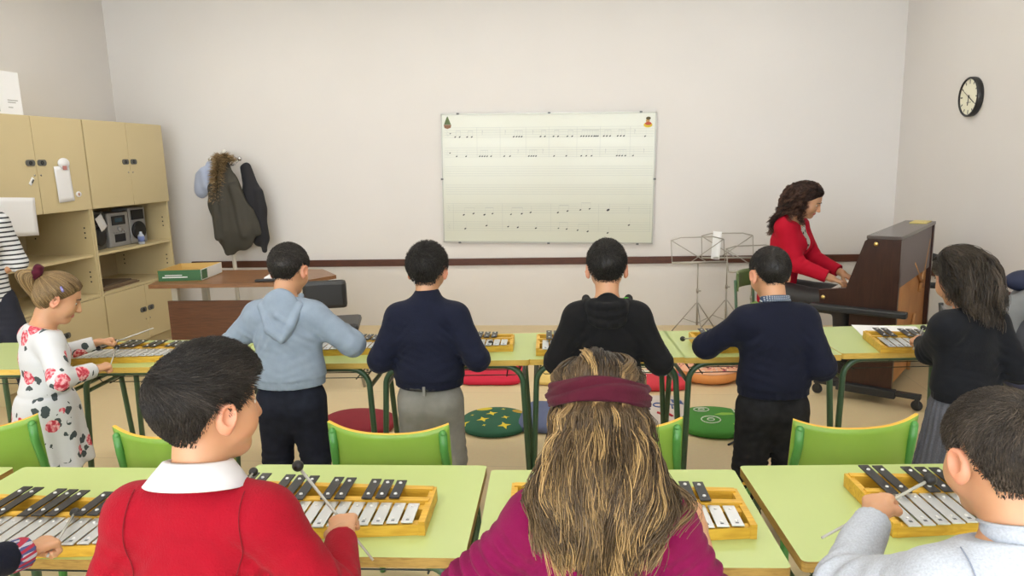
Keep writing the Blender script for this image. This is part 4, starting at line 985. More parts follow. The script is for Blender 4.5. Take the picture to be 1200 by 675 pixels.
class Person:
    def __init__(s, label, pos, face, H, lean=0, head=(0, 0, 0), group='pupils playing', adult=False, arms=None, sit=None, sidelean=0, hx=1.0, name='person', build_=1.0, neck_fwd=0, legspread=1.0, cat='person'):
        s.root = empty('person', (pos[0], pos[1], 0), face, label, cat, group)
        s.pos = A3([pos[0], pos[1], 0]); s.Rw = rot('z', face); s.H = H; S = s.S = H/1.28; s.adult = adult; s.sit = sit; bw = build_
        hs = s.hs = (1.0 if not adult else .84)*S*hx*(1.0 if not adult else 1.0)
        T = lambda x, y, z: A3([x, y, z])*S
        s.hipz = .62*S if not sit else sit['z']
        if adult: zk = dict(hip=.66, waist=.80, chest=.97, sh=1.055, nb=1.09, nt=1.13)
        else: zk = dict(hip=.62, waist=.74, chest=.90, sh=.972, nb=1.022, nt=1.068)
        dz = s.dz = (sit['z']-.62*S+.0 if sit else 0)
        piv = T(0, 0, zk['hip']); Rl = rot('x', -lean)@rot('y', sidelean)
        def B(x, y, z): p = piv+Rl@(T(x, y, z)-piv); p[2] += dz; return p
        s.B = B; s.Rl = Rl
        w = .90 if adult else 1.0
        s.pel = B(0, 0, zk['hip']+.02); s.wai = B(0, .0, zk['waist']); s.che = B(0, .0, zk['chest']); s.up = B(0, -.004, zk['sh']-.02)
        s.sh = {1: B(.118*w, -.008, zk['sh']), -1: B(-.118*w, -.008, zk['sh'])}; s.nb = B(0, -.008, zk['nb']); s.nt = B(0, .012+neck_fwd, zk['nt'])
        s.Yl = Rl@Y_
        s.Rh = Rl@rot('z', head[0])@rot('x', head[1])@rot('y', head[2]); s.Hc = s.nt+s.Rh@(A3([0, .010, .098])*hs)
        s.hipj = {k: T(.062*k, 0, (.66 if adult else .60))+A3([0, 0, dz]) for k in (1, -1)}
        if sit:
            s.knee = {k: s.hipj[k]+A3([.07*k, .40*S, -.02])*1 for k in (1, -1)}; s.ank = {k: A3([s.knee[k][0], s.knee[k][1]+.02, .09]) for k in (1, -1)}
        else:
            s.knee = {k: T(.086*k*legspread, .01, .335) for k in (1, -1)}; s.ank = {k: T(.095*k*legspread, -.01, .065) for k in (1, -1)}
        L1, L2 = (.205*S, .195*S) if not adult else (.215*S, .20*S)
        s.el = {}; s.wr = {}; s.hd = {}
        for k in (1, -1):
            e, wv, pn_ = arms[k][:3]
            e = s.loc(e); wv = s.loc(wv); E = s.sh[k]+unit(e-s.sh[k])*L1; W = E+unit(wv-E)*L2; s.el[k] = E; s.wr[k] = W
            n = unit(s.Rw.T@A3(pn_)); d = unit(W-E) if len(arms[k]) < 4 or arms[k][3] is None else unit(unit(W-E)*.5+unit(s.Rw.T@A3(arms[k][3])))
            n = unit(n-d*(n@d)); s.hd[k] = (d, n, arms[k][4] if len(arms[k]) > 4 else 'fist')
        s.bw = bw
    def loc(s, p): return s.Rw.T@(A3(p)-s.pos)
    def world(s, p): return s.Rw@A3(p)+s.pos
    # --- body primitives
    def torso(s, e=0, lo=0):
        S = s.S; b = s.bw; ax = s.Yl; g = .92 if s.adult else 1
        P = [Cone(s.pel-A3([0, 0, .03*S]), s.wai, (.112*b+e/S)*S, (.100*b*g+e/S)*S, .03, sq=(ax, .72)), Cone(s.wai, s.che, .100*S*b*g+e, .116*S*b+e, .03, sq=(ax, .70)),
             Cone(s.che, s.up, .116*S*b+e, .082*S*b+e, .03, sq=(ax, .68)), Cone(s.sh[1], s.sh[-1], .040*S+e, .040*S+e, .03),
             Cone(s.nb, s.sh[1]+A3([0, 0, -.004]), .040*S+e, .034*S+e, .035), Cone(s.nb, s.sh[-1]+A3([0, 0, -.004]), .040*S+e, .034*S+e, .035)]
        if s.adult: P += [Ell(s.che+s.Rl@(A3([.055*k, .055, -.01])*S), A3([.05, .05, .05])*S+e, k=.03) for k in (1, -1)]
        return P
    def arm(s, k, e=0, e2=None, cut=None, ee=0):
        S = s.S; e2 = e if e2 is None else e2
        fore = Cone(s.el[k], s.wr[k], .0335*S+e+ee, .0235*S+e2, .02, cuts=() if cut is None else [(s.el[k]+(s.wr[k]-s.el[k])*cut, s.wr[k]-s.el[k])])
        return [Cone(s.sh[k], s.el[k], .0425*S+e, .0345*S+e+ee, .03), fore]
    def legs(s, e=0, cut=None):
        S = s.S; P = []
        for k in (1, -1):
            P += [Cone(s.hipj[k], s.knee[k], .068*S*s.bw+e, .052*S+e, .03), Cone(s.knee[k], s.ank[k], .050*S+e, .034*S+e*1.1, .02)]
        return P
    def hand(s, k, kind, hsz=1.0):
        S = s.S*hsz*(.92 if s.adult else 1.0); d, n, _ = s.hd[k]; W = s.wr[k]; sd = np.cross(d, n)*k*-1  # thumb side
        # right hand palm down (n=-z), d forward: cross(d,n) = y x -z = -x -> thumb on left (-x): sd for k=1
        sd = np.cross(d, n)*k
        P = [Cone(W+d*.008*S+sd*.011*S, W+d*.054*S+sd*.014*S, .0175*S, .0165*S, .012, sq=(n, .62)), Cone(W+d*.008*S-sd*.009*S, W+d*.050*S-sd*.014*S, .0165*S, .0155*S, .012, sq=(n, .62))]
        curl = {'fist': (62, 150, 225), 'relax': (18, 45, 65), 'press': (25, 55, 75), 'flat': (5, 12, 18)}[kind]
        for i, (o, L_, r) in enumerate(((.0235, .050, .0076), (.008, .056, .0078), (-.0078, .052, .0075), (-.022, .042, .0066))):
            p = W+d*(.060-.004*abs(i-1))*S+sd*o*S; sg = (.45, .30, .25)
            cur = curl if kind != 'fist' else (curl[0]+i*3, curl[1]+i*3, curl[2])
            for j in range(3):
                a = math.radians(cur[j]); q = p+(d*cos(a)+n*sin(a))*L_*sg[j]*S*(1.05 if j == 0 else 1)+sd*o*.04*S
                P.append(Cone(p, q, r*S*(1-.05*j), r*S*(.95-.06*j), .0035 if j else .006)); p = q
        p = W+d*.016*S+sd*.022*S+n*.004*S
        if kind == 'fist': v = [(.75*d+.45*sd+.45*n), (.8*d-.25*sd+.55*n), (.45*d-.75*sd+.4*n)]
        else: v = [(.65*d+.7*sd+.3*n), (.85*d+.35*sd+.3*n), (.9*d+.1*sd+.2*n)]
        for j, (vv, L_) in enumerate(zip(v, (.026, .022, .018))):
            q = p+unit(vv)*L_*S; P.append(Cone(p, q, (.0105-.0012*j)*S, (.0095-.0014*j)*S, .006 if j else .010)); p = q
        s.grip = getattr(s, 'grip', {}); s.grip[k] = s.world(W+d*.058*S+n*.020*S)
        return P
    def hp(s, x, y, z): return s.Hc+s.Rh@(A3([x, y, z])*s.hs)
    def skull(s, e=0):
        h = s.hs
        return [Ell(s.hp(0, -.010, .022), A3([.0705, .089, .082])*h+e, s.Rh), Ell(s.hp(0, .018, -.022), A3([.056, .066, .078])*h+e, s.Rh, k=.02)]
    def head(s):
        h = s.hs; R = s.Rh; P = s.skull()
        P += [Ell(s.hp(0, .052, -.078), A3([.030, .030, .024])*h, R, k=.02), Ell(s.hp(.036, .045, -.03), A3([.024, .03, .03])*h, R, k=.02), Ell(s.hp(-.036, .045, -.03), A3([.024, .03, .03])*h, R, k=.02),
              Cone(s.hp(.0, .083, .006), s.hp(0, .096, -.024), .0065*h, .0105*h, .010), Ell(s.hp(.010, .088, -.028), A3([.007, .008, .006])*h, R, k=.006), Ell(s.hp(-.010, .088, -.028), A3([.007, .008, .006])*h, R, k=.006),
              Ell(s.hp(0, .080, -.049), A3([.020, .0075, .0045])*h, R, k=.004), Ell(s.hp(0, .079, -.057), A3([.017, .0080, .0050])*h, R, k=.004),
              Ell(s.hp(.029, .0865, .004), A3([.015, .012, .010])*h, R, k=.010, op=-1), Ell(s.hp(-.029, .0865, .004), A3([.015, .012, .010])*h, R, k=.010, op=-1)]
        for k in (1, -1):
            Re = R@rot('z', -.50*k)@rot('x', -.12)
            c = A3([.0775*k, -.006, -.010])
            P += [Ell(s.hp(*c), A3([.0095, .0185, .0295])*h, Re, k=.004), Ell(s.hp(c[0]+.006*k, c[1]+.002, c[2]+.004), A3([.006, .0105, .017])*h, Re, k=.004, op=-1), Ell(s.hp(c[0]-.003*k, c[1]+.004, c[2]-.022), A3([.007, .009, .010])*h, Re, k=.004)]
        P += [Cone(s.nb-A3([0, 0, .02])*s.S, s.nt+s.Rh@(A3([0, -.006, .02])*h), .048*s.S*(.88 if s.adult else 1), .0455*h, .022)]
        return P
    def body(s, res=.0045, skin=None, feet=True, kinds=None, hsz=1.0, lips=True):
        P = s.torso(-.006)
        for k in (1, -1): P += s.arm(k, -.004)
        P += s.legs(-.006)
        if feet:
            for k in (1, -1): P += [Cone(s.ank[k]-A3([0, .02, .02])*s.S, s.ank[k]+A3([0, .09, -.035])*s.S, .027*s.S, .022*s.S, .02)]
        P += s.head()
        for k in (1, -1): P += s.hand(k, s.hd[k][2], hsz)
        V, F = sdf_mesh(P, res)
        c = V[F].mean(1); q = ((c-s.Hc)@s.Rh)/s.hs; mi = np.zeros(len(F), int)
        mi[(np.abs(q[:, 0]) < .021) & (q[:, 1] > .076) & (q[:, 2] < -.0455) & (q[:, 2] > -.0615)] = 1
        mi[(np.abs(q[:, 0]) > .0715) & (np.abs(q[:, 1]+.006) < .03) & (np.abs(q[:, 2]+.01) < .035)] = 2
        o = np_mesh('body', V, F, [skin or M_skin, M_lip, M_ear], s.root, mi=mi)
        for k in (1, -1):
            b = MB(); c = s.hp(.028*k, .0655, .003); b.ball(c, .0100*s.hs, 14, (1.15, 1, .70)); f = unit(s.Rh@A3([0, 1, -.2])); b.mi = 1
            b.ball(c+f*.0032*s.hs, .0074*s.hs, 10); b.build('eye', [M_eyew, M_iris], s.root)
            b = MB(); b.tube([s.hp((.013+.034*t_)*k, .0835-.012*t_-.006*t_**2, .025+.003*sin(PI*t_)-.004*t_) for t_ in np.linspace(0, 1, 7)], [.0012*s.hs, .0026*s.hs, .0028*s.hs, .0026*s.hs, .0022*s.hs, .0016*s.hs, .0008*s.hs], 6); b.build('eyebrow', mat('eyebrow_brown', (.02, .014, .010), .8), s.root)
        return o
    # --- garments
    def garment(s, name, prims, m, res=.006, wr=.0022, f=38, seed=1, cuts=(), folds=(), parent=None, mi_fn=None, vsc=(1, 1, .6), hollow=None, rib=None):
        sc = A3(vsc)
        def post(P, D):
            D = D+wr*wav(P*sc, f, seed)+wr*1.6*wav(P*A3([1, 1, .45]), 19, seed+9)
            for (c, ax, amp, lam, rad) in folds:
                t = (P-c)@ax; wgt = np.exp(-((P-c)**2).sum(1)/rad**2)
                if np.abs(wgt).max() < .01: continue
                D = D+amp*wgt*(.55+.75*wav(P, 30, seed+7))*np.sin(2*PI*t/lam+3.6*wav(P, 17, seed+5))
            if rib is not None: D = D+.0045*np.clip((rib-P[:, 2])/.006, 0, 1)*(np.abs(P[:, 0]) < .2)+.0012*np.clip((rib-P[:, 2])/.006, 0, 1)*np.sin(np.arctan2(P[:, 0], P[:, 1])*90)
            for (p, n, k) in cuts: D = np.maximum(D, ((P-A3(p))@unit(n))) if not k else np.maximum(D, k(P))
            return D
        V, F = sdf_mesh(prims, res, post); mi = None
        ms = m if isinstance(m, (list, tuple)) else [m]
        if mi_fn is not None: mi = mi_fn(V[F].mean(1))
        return np_mesh(name, V, F, ms, parent or s.root, mi=mi)
    def elbow_folds(s, amp=.004, lam=.028, rad=.075):
        return [(s.el[k], unit(s.wr[k]-s.sh[k]), amp, lam, rad) for k in (1, -1)]+[(s.sh[k]*.7+s.el[k]*.3+A3([-.02*k, 0, -.02]), unit(s.el[k]-s.sh[k]), amp*.5, .04, .07) for k in (1, -1)]
    def seam(s, pts, m, r=.0011, name='seam', e=.0135, arms=True):
        prims = s.torso(e)+s.arm(1, e)+s.arm(-1, e); P = np.array([s.B(*p) for p in pts]); t = np.linspace(0, len(P)-1, 40); P = np.stack([np.interp(t, np.arange(len(P)), P[:, i]) for i in range(3)], 1)
        fn = lambda Q: comb(prims, Q)
        for _ in range(4): P = P-grad(fn, P)*(fn(P)-.001)[:, None]
        b = MB(); b.tube(P, r, 5); return b.build(name, m, s.root)
    def back_folds(s, a=.0035):
        S = s.S; o = []
        for k in (1, -1): o.append((s.sh[k]+s.Rl@(A3([-.035*k, -.05, -.085])*S), unit(A3([.75*k, 0, .7])), a, .030, .065*S)); o.append((s.wai+s.Rl@(A3([.07*k, -.07, .02])*S), unit(A3([-.35*k, 0, 1])), a*.9, .036, .075*S))
        return o
    def sweater(s, m, name='sweater', e=.013, hem=-.095, res=.006, neck=True, cutR=.93, cutL=.93, wr=.0022, folds=None, blouse=.008, seed=1, ee=.004, sleeve=None, rib=True, e2=None, extra=(), down=0):
        S = s.S; P = [Cone(s.pel-A3([0, 0, (.045+hem+down)*S]), s.pel+A3([0, 0, .06]), .124*S*s.bw+e, .122*S*s.bw+e+blouse*.5, .03, sq=(s.Yl, .70))]+s.torso(e)
        P[1] = Cone(s.pel, s.wai, .116*S*s.bw+e+blouse*.5, .104*S*s.bw+e+blouse*.6, .03, sq=(s.Yl, .76))
        for k, c in ((1, cutR), (-1, cutL)): P += s.arm(k, e, (e2 if e2 is not None else e-.002), c, ee)
        P += list(extra)
        zc = s.pel-A3([0, 0, (.05+hem+down)*S])
        nbn = unit(s.Rl@A3([0, .25, 1])); cp = s.nb+s.Rl@(A3([0, 0, .024 if neck else .072])*S)
        cuts = [(zc, [0, 0, -1], None), (0, 0, lambda P_: np.minimum((P_-cp)@nbn, .105*S-np.linalg.norm((P_-cp)[:, :2], axis=1)))]
        return s.garment(name, P, m, res, wr, seed=seed, cuts=cuts, folds=(s.elbow_folds() if folds is None else folds)+s.back_folds(), rib=zc[2]+.038*S if rib else None)
    def trousers(s, m, e=.012, res=.007, top=.10, seed=3, name='trousers', low=None, fold=.003):
        S = s.S; P = s.legs(e)+[Cone(s.pel-A3([0, 0, .05])*S, s.pel+A3([0, 0, top])*S, .108*S*s.bw+e, .100*S*s.bw+e*.6, .03, sq=(Y_, .72))]
        for k in (1, -1): P.append(Ell(s.pel+A3([.052*k, -.042, -.055])*S, A3([.058, .052, .055])*S+e*.6, k=.03))
        cuts = [(s.pel+A3([0, 0, top])*S, [0, 0, 1], None), ((0, 0, .025*S), [0, 0, -1], None)]
        folds = [(s.knee[k], Z_, fold*1.2, .035, .10*S) for k in (1, -1)]+[(s.ank[k]+A3([0, 0, .04]), Z_, fold*1.5, .03, .07*S) for k in (1, -1)]+[(s.hipj[k]*.7+s.knee[k]*.3, unit(A3([.3*k, 0, 1])), fold, .04, .09*S) for k in (1, -1)]
        return s.garment(name, P, m, res, .0015, seed=seed, cuts=cuts, folds=folds)
    def shoes(s, m, sole=None):
        for k in (1, -1):
            a = s.ank[k]; P = [Cone(A3([a[0], a[1]-.018*s.S, .035*s.S]), A3([a[0]*1.06, a[1]+.11*s.S, .030*s.S]), .036*s.S, .033*s.S, .02, sq=(Z_, .9)), Cone(A3([a[0], a[1], .03*s.S]), A3([a[0], a[1]-.005, .075*s.S]), .034*s.S, .034*s.S, .02)]
            V, F = sdf_mesh(P, .006, lambda P_, D: np.maximum(D, -(P_[:, 2]-.003))); o = np_mesh('shoe', V, F, m, s.root)
    def collar(s, m, r=.052, drop=.035, th=.004, name='collar', out=.030, n=40, gap=0):
        S = s.S; b = MB(); prof = [(r-.002, -.012), (r-.004, .018), (r+.002, .028), (r+.010, .026), (r+out*.6, .026-drop*.45), (r+out, .026-drop), (r+out-.003, .024-drop), (r+out*.55, .014-drop*.35), (r+.006, .016), (r+.004, -.012)]
        M = Matrix.Translation(Vector(s.nb+s.Rl@(A3([0, .002, .024])*S)))@Matrix(((s.Rl@rot('x', -.22)).tolist())).to_4x4()
        b.lathe([(p[0]*S, p[1]*S) for p in prof], n, M=M, sy=.92, closed=True); return b.build(name, m, s.root)
    # --- hair
    def hairline(s, q, low=0, kind='boy'):
        a = np.degrees(np.abs(np.arctan2(q[:, 0], q[:, 1])))
        if kind == 'boy': xs, ys = [0, 35, 60, 78, 88, 100, 118, 140, 180], [.062, .055, .030, .000, -.010, .030, -.018, -.060, -.068-low]
        else: xs, ys = [0, 35, 60, 80, 100, 130, 180], [.066, .056, .030, .005, -.03, -.075, -.085]
        return np.interp(a, xs, ys)
    def cap(s, thick=.011, res=.0045, kind='boy', low=0, noise_=.002, top=0):
        prims = s.skull(thick*s.hs)
        if top: prims = prims+[Ell(s.hp(0, .015, .045), A3([.066, .080, .062+top])*s.hs, s.Rh, k=.02)]
        def post(P, D):
            q = ((P-s.Hc)@s.Rh)/s.hs; hl = s.hairline(q, low, kind)
            taper = np.clip((q[:, 2]-hl)/.055, 0, 1); D = D+(1-taper)*thick*s.hs*.75
            return np.maximum(D+noise_*wav(P, 90, 4), (hl-q[:, 2])*s.hs*.9)
        return sdf_mesh(prims, res, post, margin=.03)
    def short_hair(s, m, n=2500, L=.034, w=.0009, thick=.011, crown=(-.012, -.055, .085), fwd=.8, messy=.25, low=0, tone=0, swirl=.6, top=0, lift=.010, down=.8, res=.0045, hl_blend=1, fringe=0, tops=1.0):
        V, F = s.cap(thick, res, 'boy', low, top=top); h = s.hs; fn = lambda P: comb(s.skull(thick*h)+([Ell(s.hp(0, .015, .045), A3([.066, .080, .062+top])*h, s.Rh, k=.02)] if top else []), P)
        q = ((V-s.Hc)@s.Rh)/h; hl = s.hairline(q, low); ok = np.nonzero((q[:, 2] > hl+.002) & (fn(V) > -.011*h))[0]; ids = RNG.choice(ok, n); P = V[ids]+RNG.normal(0, .002, (n, 3))
        cr = s.hp(*crown); N_ = grad(fn, P); P = P-N_*(fn(P)+.002)[:, None]
        path = [P]; D0 = None; steps = 6; rnd = RNG.normal(0, messy, (n, 3)); qz = ((P-s.Hc)@s.Rh)/h
        Lr = L*RNG.uniform(.65, 1.2, n)*h*np.clip((qz[:, 2]-s.hairline(qz, low)-.002)/.035, .12, 1)*np.interp(qz[:, 2], [-.05, .0, .04], [.35, .42, 1.0]); up = s.Rh[:, 2]; fw = s.Rh[:, 1]
        topw = np.clip(qz[:, 2]/.06, 0, 1)
        clump = np.stack([wav(P, 55, 21), wav(P, 55, 22), wav(P, 55, 23)], 1)*messy*1.6
        for i in range(steps):
            N_ = grad(fn, P); a = P-cr; a /= np.linalg.norm(a, axis=1, keepdims=True)+1e-6
            d = a*.7+fw*fwd*topw[:, None]-up*down*(1-topw)[:, None]+np.cross(N_, a)*swirl*topw[:, None]+rnd+clump
            d = d-N_*(d*N_).sum(1, keepdims=True); d /= np.linalg.norm(d, axis=1, keepdims=True)+1e-6
            t = (i+1)/steps; P = P+d*(Lr/steps)[:, None]
            tgt = (.0006+lift*h*t*RNG.uniform(.1, 1, n)**1.5*(.35+.65*topw)*tops); P = P+N_*(tgt-fn(P))[:, None]*.8; path.append(P)
        path = np.stack(path, 1); col = np.clip(RNG.normal(.42+tone, .2, n)+.28*wav(P, 60, 31), 0, 1)
        return strands(path, w*h, 'hair', m, s.root, col, base=(V, F, .06+tone*.5))
    def long_hair(s, m, coll, n=1600, L=.34, w=.0011, step=.014, thick=.010, part=True, wavy=.012, wl=.09, spread=0, tone=0, front=True, lat=1.2, klat=5., squeeze=None, side0=.3, tips=.25, leaders=110, ends=.3, base_extra=None, tipc=.5, gravity=.5, off=.006, curl=0, back=0, clumpk=.55, res=.005, roots=None):
        h = s.hs; V, F = s.cap(thick, res, 'girl'); fnh = lambda P: comb(s.skull(thick*h), P); fn = lambda P: comb(coll+s.skull(thick*h), P)
        q = ((V-s.Hc)@s.Rh)/h; hl = s.hairline(q, 0, 'girl'); ok = np.nonzero(q[:, 2] > hl+.003)[0]
        if roots is not None: ok = ok[roots(q[ok])]
        def sim(P, jit):
            N_ = len(P); S_ = int(L/step); path = [P]; g = s.Rh.T  # noqa
            nrm = grad(fnh, P); q = ((P-s.Hc)@s.Rh)/h
            sx = np.sign(q[:, 0]+1e-4+RNG.normal(0, .006, N_))
            D = np.tile(s.Rh@A3([0, -1, .1]), (N_, 1))+np.outer(sx, s.Rh[:, 0])*side0; x0 = (P[:, 0]-s.Hc[0])*lat+s.Hc[0]+jit[:, 0]*.03*spread
            for i in range(S_):
                nr = grad(fn, P, .003); dd = fn(P)
                g = gravity*min(1, (i+1)/6); D = D*(1-g)+A3([0, 0, -1])*g+jit*.05+A3([0, -1, 0])*(back*(P[:, 1] > s.nb[1]-.035))[:, None]*.5; D[:, 0] += (x0-P[:, 0])*klat*min(1, i/8); D = D-nr*np.minimum((D*nr).sum(1), 0)[:, None]*(dd < .02)[:, None]
                D /= np.linalg.norm(D, axis=1, keepdims=True)+1e-9; P = P+D*step*lens[:len(P), None]
                dd = fn(P); tgt = off+.004*jn[:len(P)]; P = P+grad(fn, P, .003)*np.maximum(tgt-dd, 0)[:, None]
                path.append(P)
            return np.stack(path, 1)
        lens = RNG.uniform(.86, 1.05, max(n, leaders)); jn = RNG.uniform(0, 1, max(n, leaders))
        lid = RNG.choice(ok, leaders); LP = sim(V[lid]-0, RNG.normal(0, .6, (leaders, 3)))
        ids = RNG.choice(ok, n); R0_ = V[ids]; near = np.argmin(((R0_[:, None]-V[lid][None])**2).sum(2), 1); base = LP[near]; S_ = base.shape[1]; t = np.linspace(0, 1, S_)[None, :, None]
        offv = (R0_-V[lid][near]); rj = RNG.normal(0, .006, (n, 1, 3)); ph = RNG.uniform(0, 6, (n, 1))
        path = base+offv[:, None]*(1-clumpk*np.minimum(1, t*1.6))+rj*t*1.2
        if squeeze is not None:
            q = ((path-s.Hc)@s.Rh)/h; ex, ey, zc0, zc1 = squeeze; rr = np.sqrt((q[..., 0]/ex)**2+((q[..., 1]+.012)/ey)**2); a_ = np.arctan2((q[..., 1]+.012)/ey, q[..., 0]/ex)
            zb = zc0+zc1*np.sin(a_); wgt = np.clip(1.6-np.abs(q[..., 2]-zb)/.034, 0, 1); lim = .93
            k_ = np.where(rr > lim, 1+(lim/rr-1)*wgt, 1.0)[..., None]; q[..., 0:1] *= k_; q[..., 1:2] = (q[..., 1:2]+.012)*k_-.012; path = (q*h)@s.Rh.T+s.Hc
        ll = np.linspace(0, L, S_)[None]; lph = RNG.uniform(0, 6, leaders)[near][:, None]
        A_ = wavy*np.minimum(1, ll/.12)
        path[..., 0] += A_*np.sin(2*PI*ll/wl+lph+.25*ph)*.8; path[..., 1] += A_*np.cos(2*PI*ll/wl+lph+.25*ph)*.5
        if curl: path[..., 0] += curl*np.minimum(1, ll/.06)*np.sin(2*PI*ll/.035+lph*2); path[..., 1] += curl*np.minimum(1, ll/.06)*np.cos(2*PI*ll/.035+lph*2); path[..., 2] += curl*.5*np.sin(2*PI*ll/.03+lph)
        col = np.clip((RNG.normal(0, .07, n)+RNG.normal(.40+tone, .25, leaders)[near])[:, None]+tips*np.linspace(-.35, 1, S_)[None], 0, 1)
        bV, bF = V, F
        if base_extra is not None:
            eV, eF = base_extra; bF = np.concatenate([F, eF+len(V)]); bV = np.concatenate([V, eV])
        return strands(path, w, 'hair', m, s.root, col, base=(bV, bF, .10), rad_prof=lambda t: 1-ends*t**4)
def knit(name, c, bump=.5, sc=260, sheen=.04, noise_=.06): return mat(name, c, .92, spec=.18, noise=noise_, nscale=30, bump=bump, bscale=sc, sheen=sheen)
K_red = knit('sweater_red', (.27, .002, .012), 1.0); K_mag = knit('top_magenta', (.165, .003, .050)); K_hood = knit('hoodie_blue', (.215, .265, .335), .3); K_navy = knit('sweater_navy', (.0075, .0095, .023), .6, 160)
K_navy2 = knit('sweater_navy_dark', (.0065, .008, .019), .6, 160); K_blk = knit('hoodie_black', (.0065, .0065, .0075), .3); K_blk2 = knit('sweater_black', (.008, .009, .012), .5, 160)
K_cham = mat('shirt_chambray', (.40, .43, .49), .85, noise=.12, nscale=260, bump=.35, bscale=300)
K_wcol = mat('collar_white', (.60, .60, .63), .8); K_jean = knit('jeans_dark', (.012, .014, .024), .3, 400, 0, .2); K_jblk = knit('jeans_black', (.014, .014, .016), .3, 400, 0, .35); K_grey = knit('trousers_grey', (.22, .215, .20), .25, 400, 0, .08)
K_shoe = mat('shoe_dark', (.02, .02, .022), .5); K_skirt = mat('skirt_grey', (.095, .10, .125), .9, noise=.2, nscale=200); K_blaz = mat('blazer_red', (.43, .004, .022), .8, spec=.2, noise=.04, nscale=20); K_band = knit('headband_crimson', (.062, .006, .016), .5, 200)
def plaid(name, base, c1, c2, f=60):
    def build(nt, b, N, L):
        tc = N('ShaderNodeTexCoord'); w1 = N('ShaderNodeTexWave'); w1.bands_direction = 'X'; w1.inputs['Scale'].default_value = f
        w2 = N('ShaderNodeTexWave'); w2.bands_direction = 'Z'; w2.inputs['Scale'].default_value = f
        L(tc.outputs['Object'], w1.inputs['Vector']); L(tc.outputs['Object'], w2.inputs['Vector'])
        def thr(w, t): m_ = N('ShaderNodeMath'); m_.operation = 'GREATER_THAN'; m_.inputs[1].default_value = t; L(w.outputs['Fac'], m_.inputs[0]); return m_
        a, c = thr(w1, .6), thr(w2, .6); m1 = N('ShaderNodeMix'); m1.data_type = 'RGBA'; m1.inputs[6].default_value = (*base, 1); m1.inputs[7].default_value = (*c1, 1); L(a.outputs[0], m1.inputs[0])
        m2 = N('ShaderNodeMix'); m2.data_type = 'RGBA'; m2.inputs[7].default_value = (*c2, 1); L(m1.outputs[2], m2.inputs[6]); L(c.outputs[0], m2.inputs[0]); L(m2.outputs[2], b.inputs['Base Color']); b.inputs['Roughness'].default_value = .85
    return nodemat(name, build)
def stripes(name, c0, c1, f=11, thr_=.72):
    def build(nt, b, N, L):
        tc = N('ShaderNodeTexCoord'); w = N('ShaderNodeTexWave'); w.bands_direction = 'Z'; w.inputs['Scale'].default_value = f; w.inputs['Distortion'].default_value = .6; w.inputs['Detail Scale'].default_value = .3
        m_ = N('ShaderNodeMath'); m_.operation = 'GREATER_THAN'; m_.inputs[1].default_value = thr_; mx = N('ShaderNodeMix'); mx.data_type = 'RGBA'; mx.inputs[6].default_value = (*c0, 1); mx.inputs[7].default_value = (*c1, 1)
        L(tc.outputs['Object'], w.inputs['Vector']); L(w.outputs['Fac'], m_.inputs[0]); L(m_.outputs[0], mx.inputs[0]); L(mx.outputs[2], b.inputs['Base Color']); b.inputs['Roughness'].default_value = .85
    return nodemat(name, build)
def floral(nt, b, N, L):
    tc = N('ShaderNodeTexCoord'); src = tc.outputs['Object']
    def mth(op, a, v=None, c=None):
        m_ = N('ShaderNodeMath'); m_.operation = op
        for i, x in enumerate((a, v, c)):
            if x is None: continue
            if isinstance(x, (int, float)): m_.inputs[i].default_value = x
            else: L(x, m_.inputs[i])
        return m_.outputs[0]
    def vor(scale, loc):
        mp = N('ShaderNodeMapping'); mp.inputs['Location'].default_value = loc; L(src, mp.inputs['Vector']); v = N('ShaderNodeTexVoronoi'); v.inputs['Scale'].default_value = scale
        n = N('ShaderNodeTexNoise'); n.inputs['Scale'].default_value = 60; L(src, n.inputs['Vector']); ad = N('ShaderNodeVectorMath'); ad.operation = 'MULTIPLY_ADD'; ad.inputs[1].default_value = (.012,)*3
        L(n.outputs['Color'], ad.inputs[0]); L(mp.outputs['Vector'], ad.inputs[2]); L(ad.outputs['Vector'], v.inputs['Vector']); return v
    v1 = vor(10.5, (0, 0, 0)); v2 = vor(24, (.3, .1, .2)); n2 = N('ShaderNodeTexNoise'); n2.inputs['Scale'].default_value = 75; L(src, n2.inputs['Vector'])
    sep = N('ShaderNodeSeparateColor'); L(v1.outputs['Color'], sep.inputs[0]); on = mth('GREATER_THAN', sep.outputs[0], .10); flower = mth('MULTIPLY', mth('LESS_THAN', v1.outputs['Distance'], .34), on)
    near = mth('MULTIPLY', mth('LESS_THAN', v1.outputs['Distance'], .60), on); sep2 = N('ShaderNodeSeparateColor'); L(v2.outputs['Color'], sep2.inputs[0])
    leaf = mth('MULTIPLY', mth('MULTIPLY', mth('LESS_THAN', v2.outputs['Distance'], .40), mth('GREATER_THAN', sep2.outputs[1], .50)), near)
    rp = N('ShaderNodeValToRGB'); e = rp.color_ramp.elements; e[0].position = .38; e[0].color = (.42, .02, .045, 1); e[1].position = .62; e[1].color = (.75, .42, .44, 1); x = e.new(.5); x.color = (.62, .10, .14, 1); L(n2.outputs['Fac'], rp.inputs['Fac'])
    a = N('ShaderNodeMix'); a.data_type = 'RGBA'; a.inputs[6].default_value = (.56, .57, .60, 1); a.inputs[7].default_value = (.045, .06, .065, 1); L(leaf, a.inputs[0])
    c = N('ShaderNodeMix'); c.data_type = 'RGBA'; L(a.outputs[2], c.inputs[6]); L(rp.outputs['Color'], c.inputs[7]); L(flower, c.inputs[0]); L(c.outputs[2], b.inputs['Base Color']); b.inputs['Roughness'].default_value = .85
M_floral = nodemat('dress_floral', floral)
DN = (0, 0, -1)
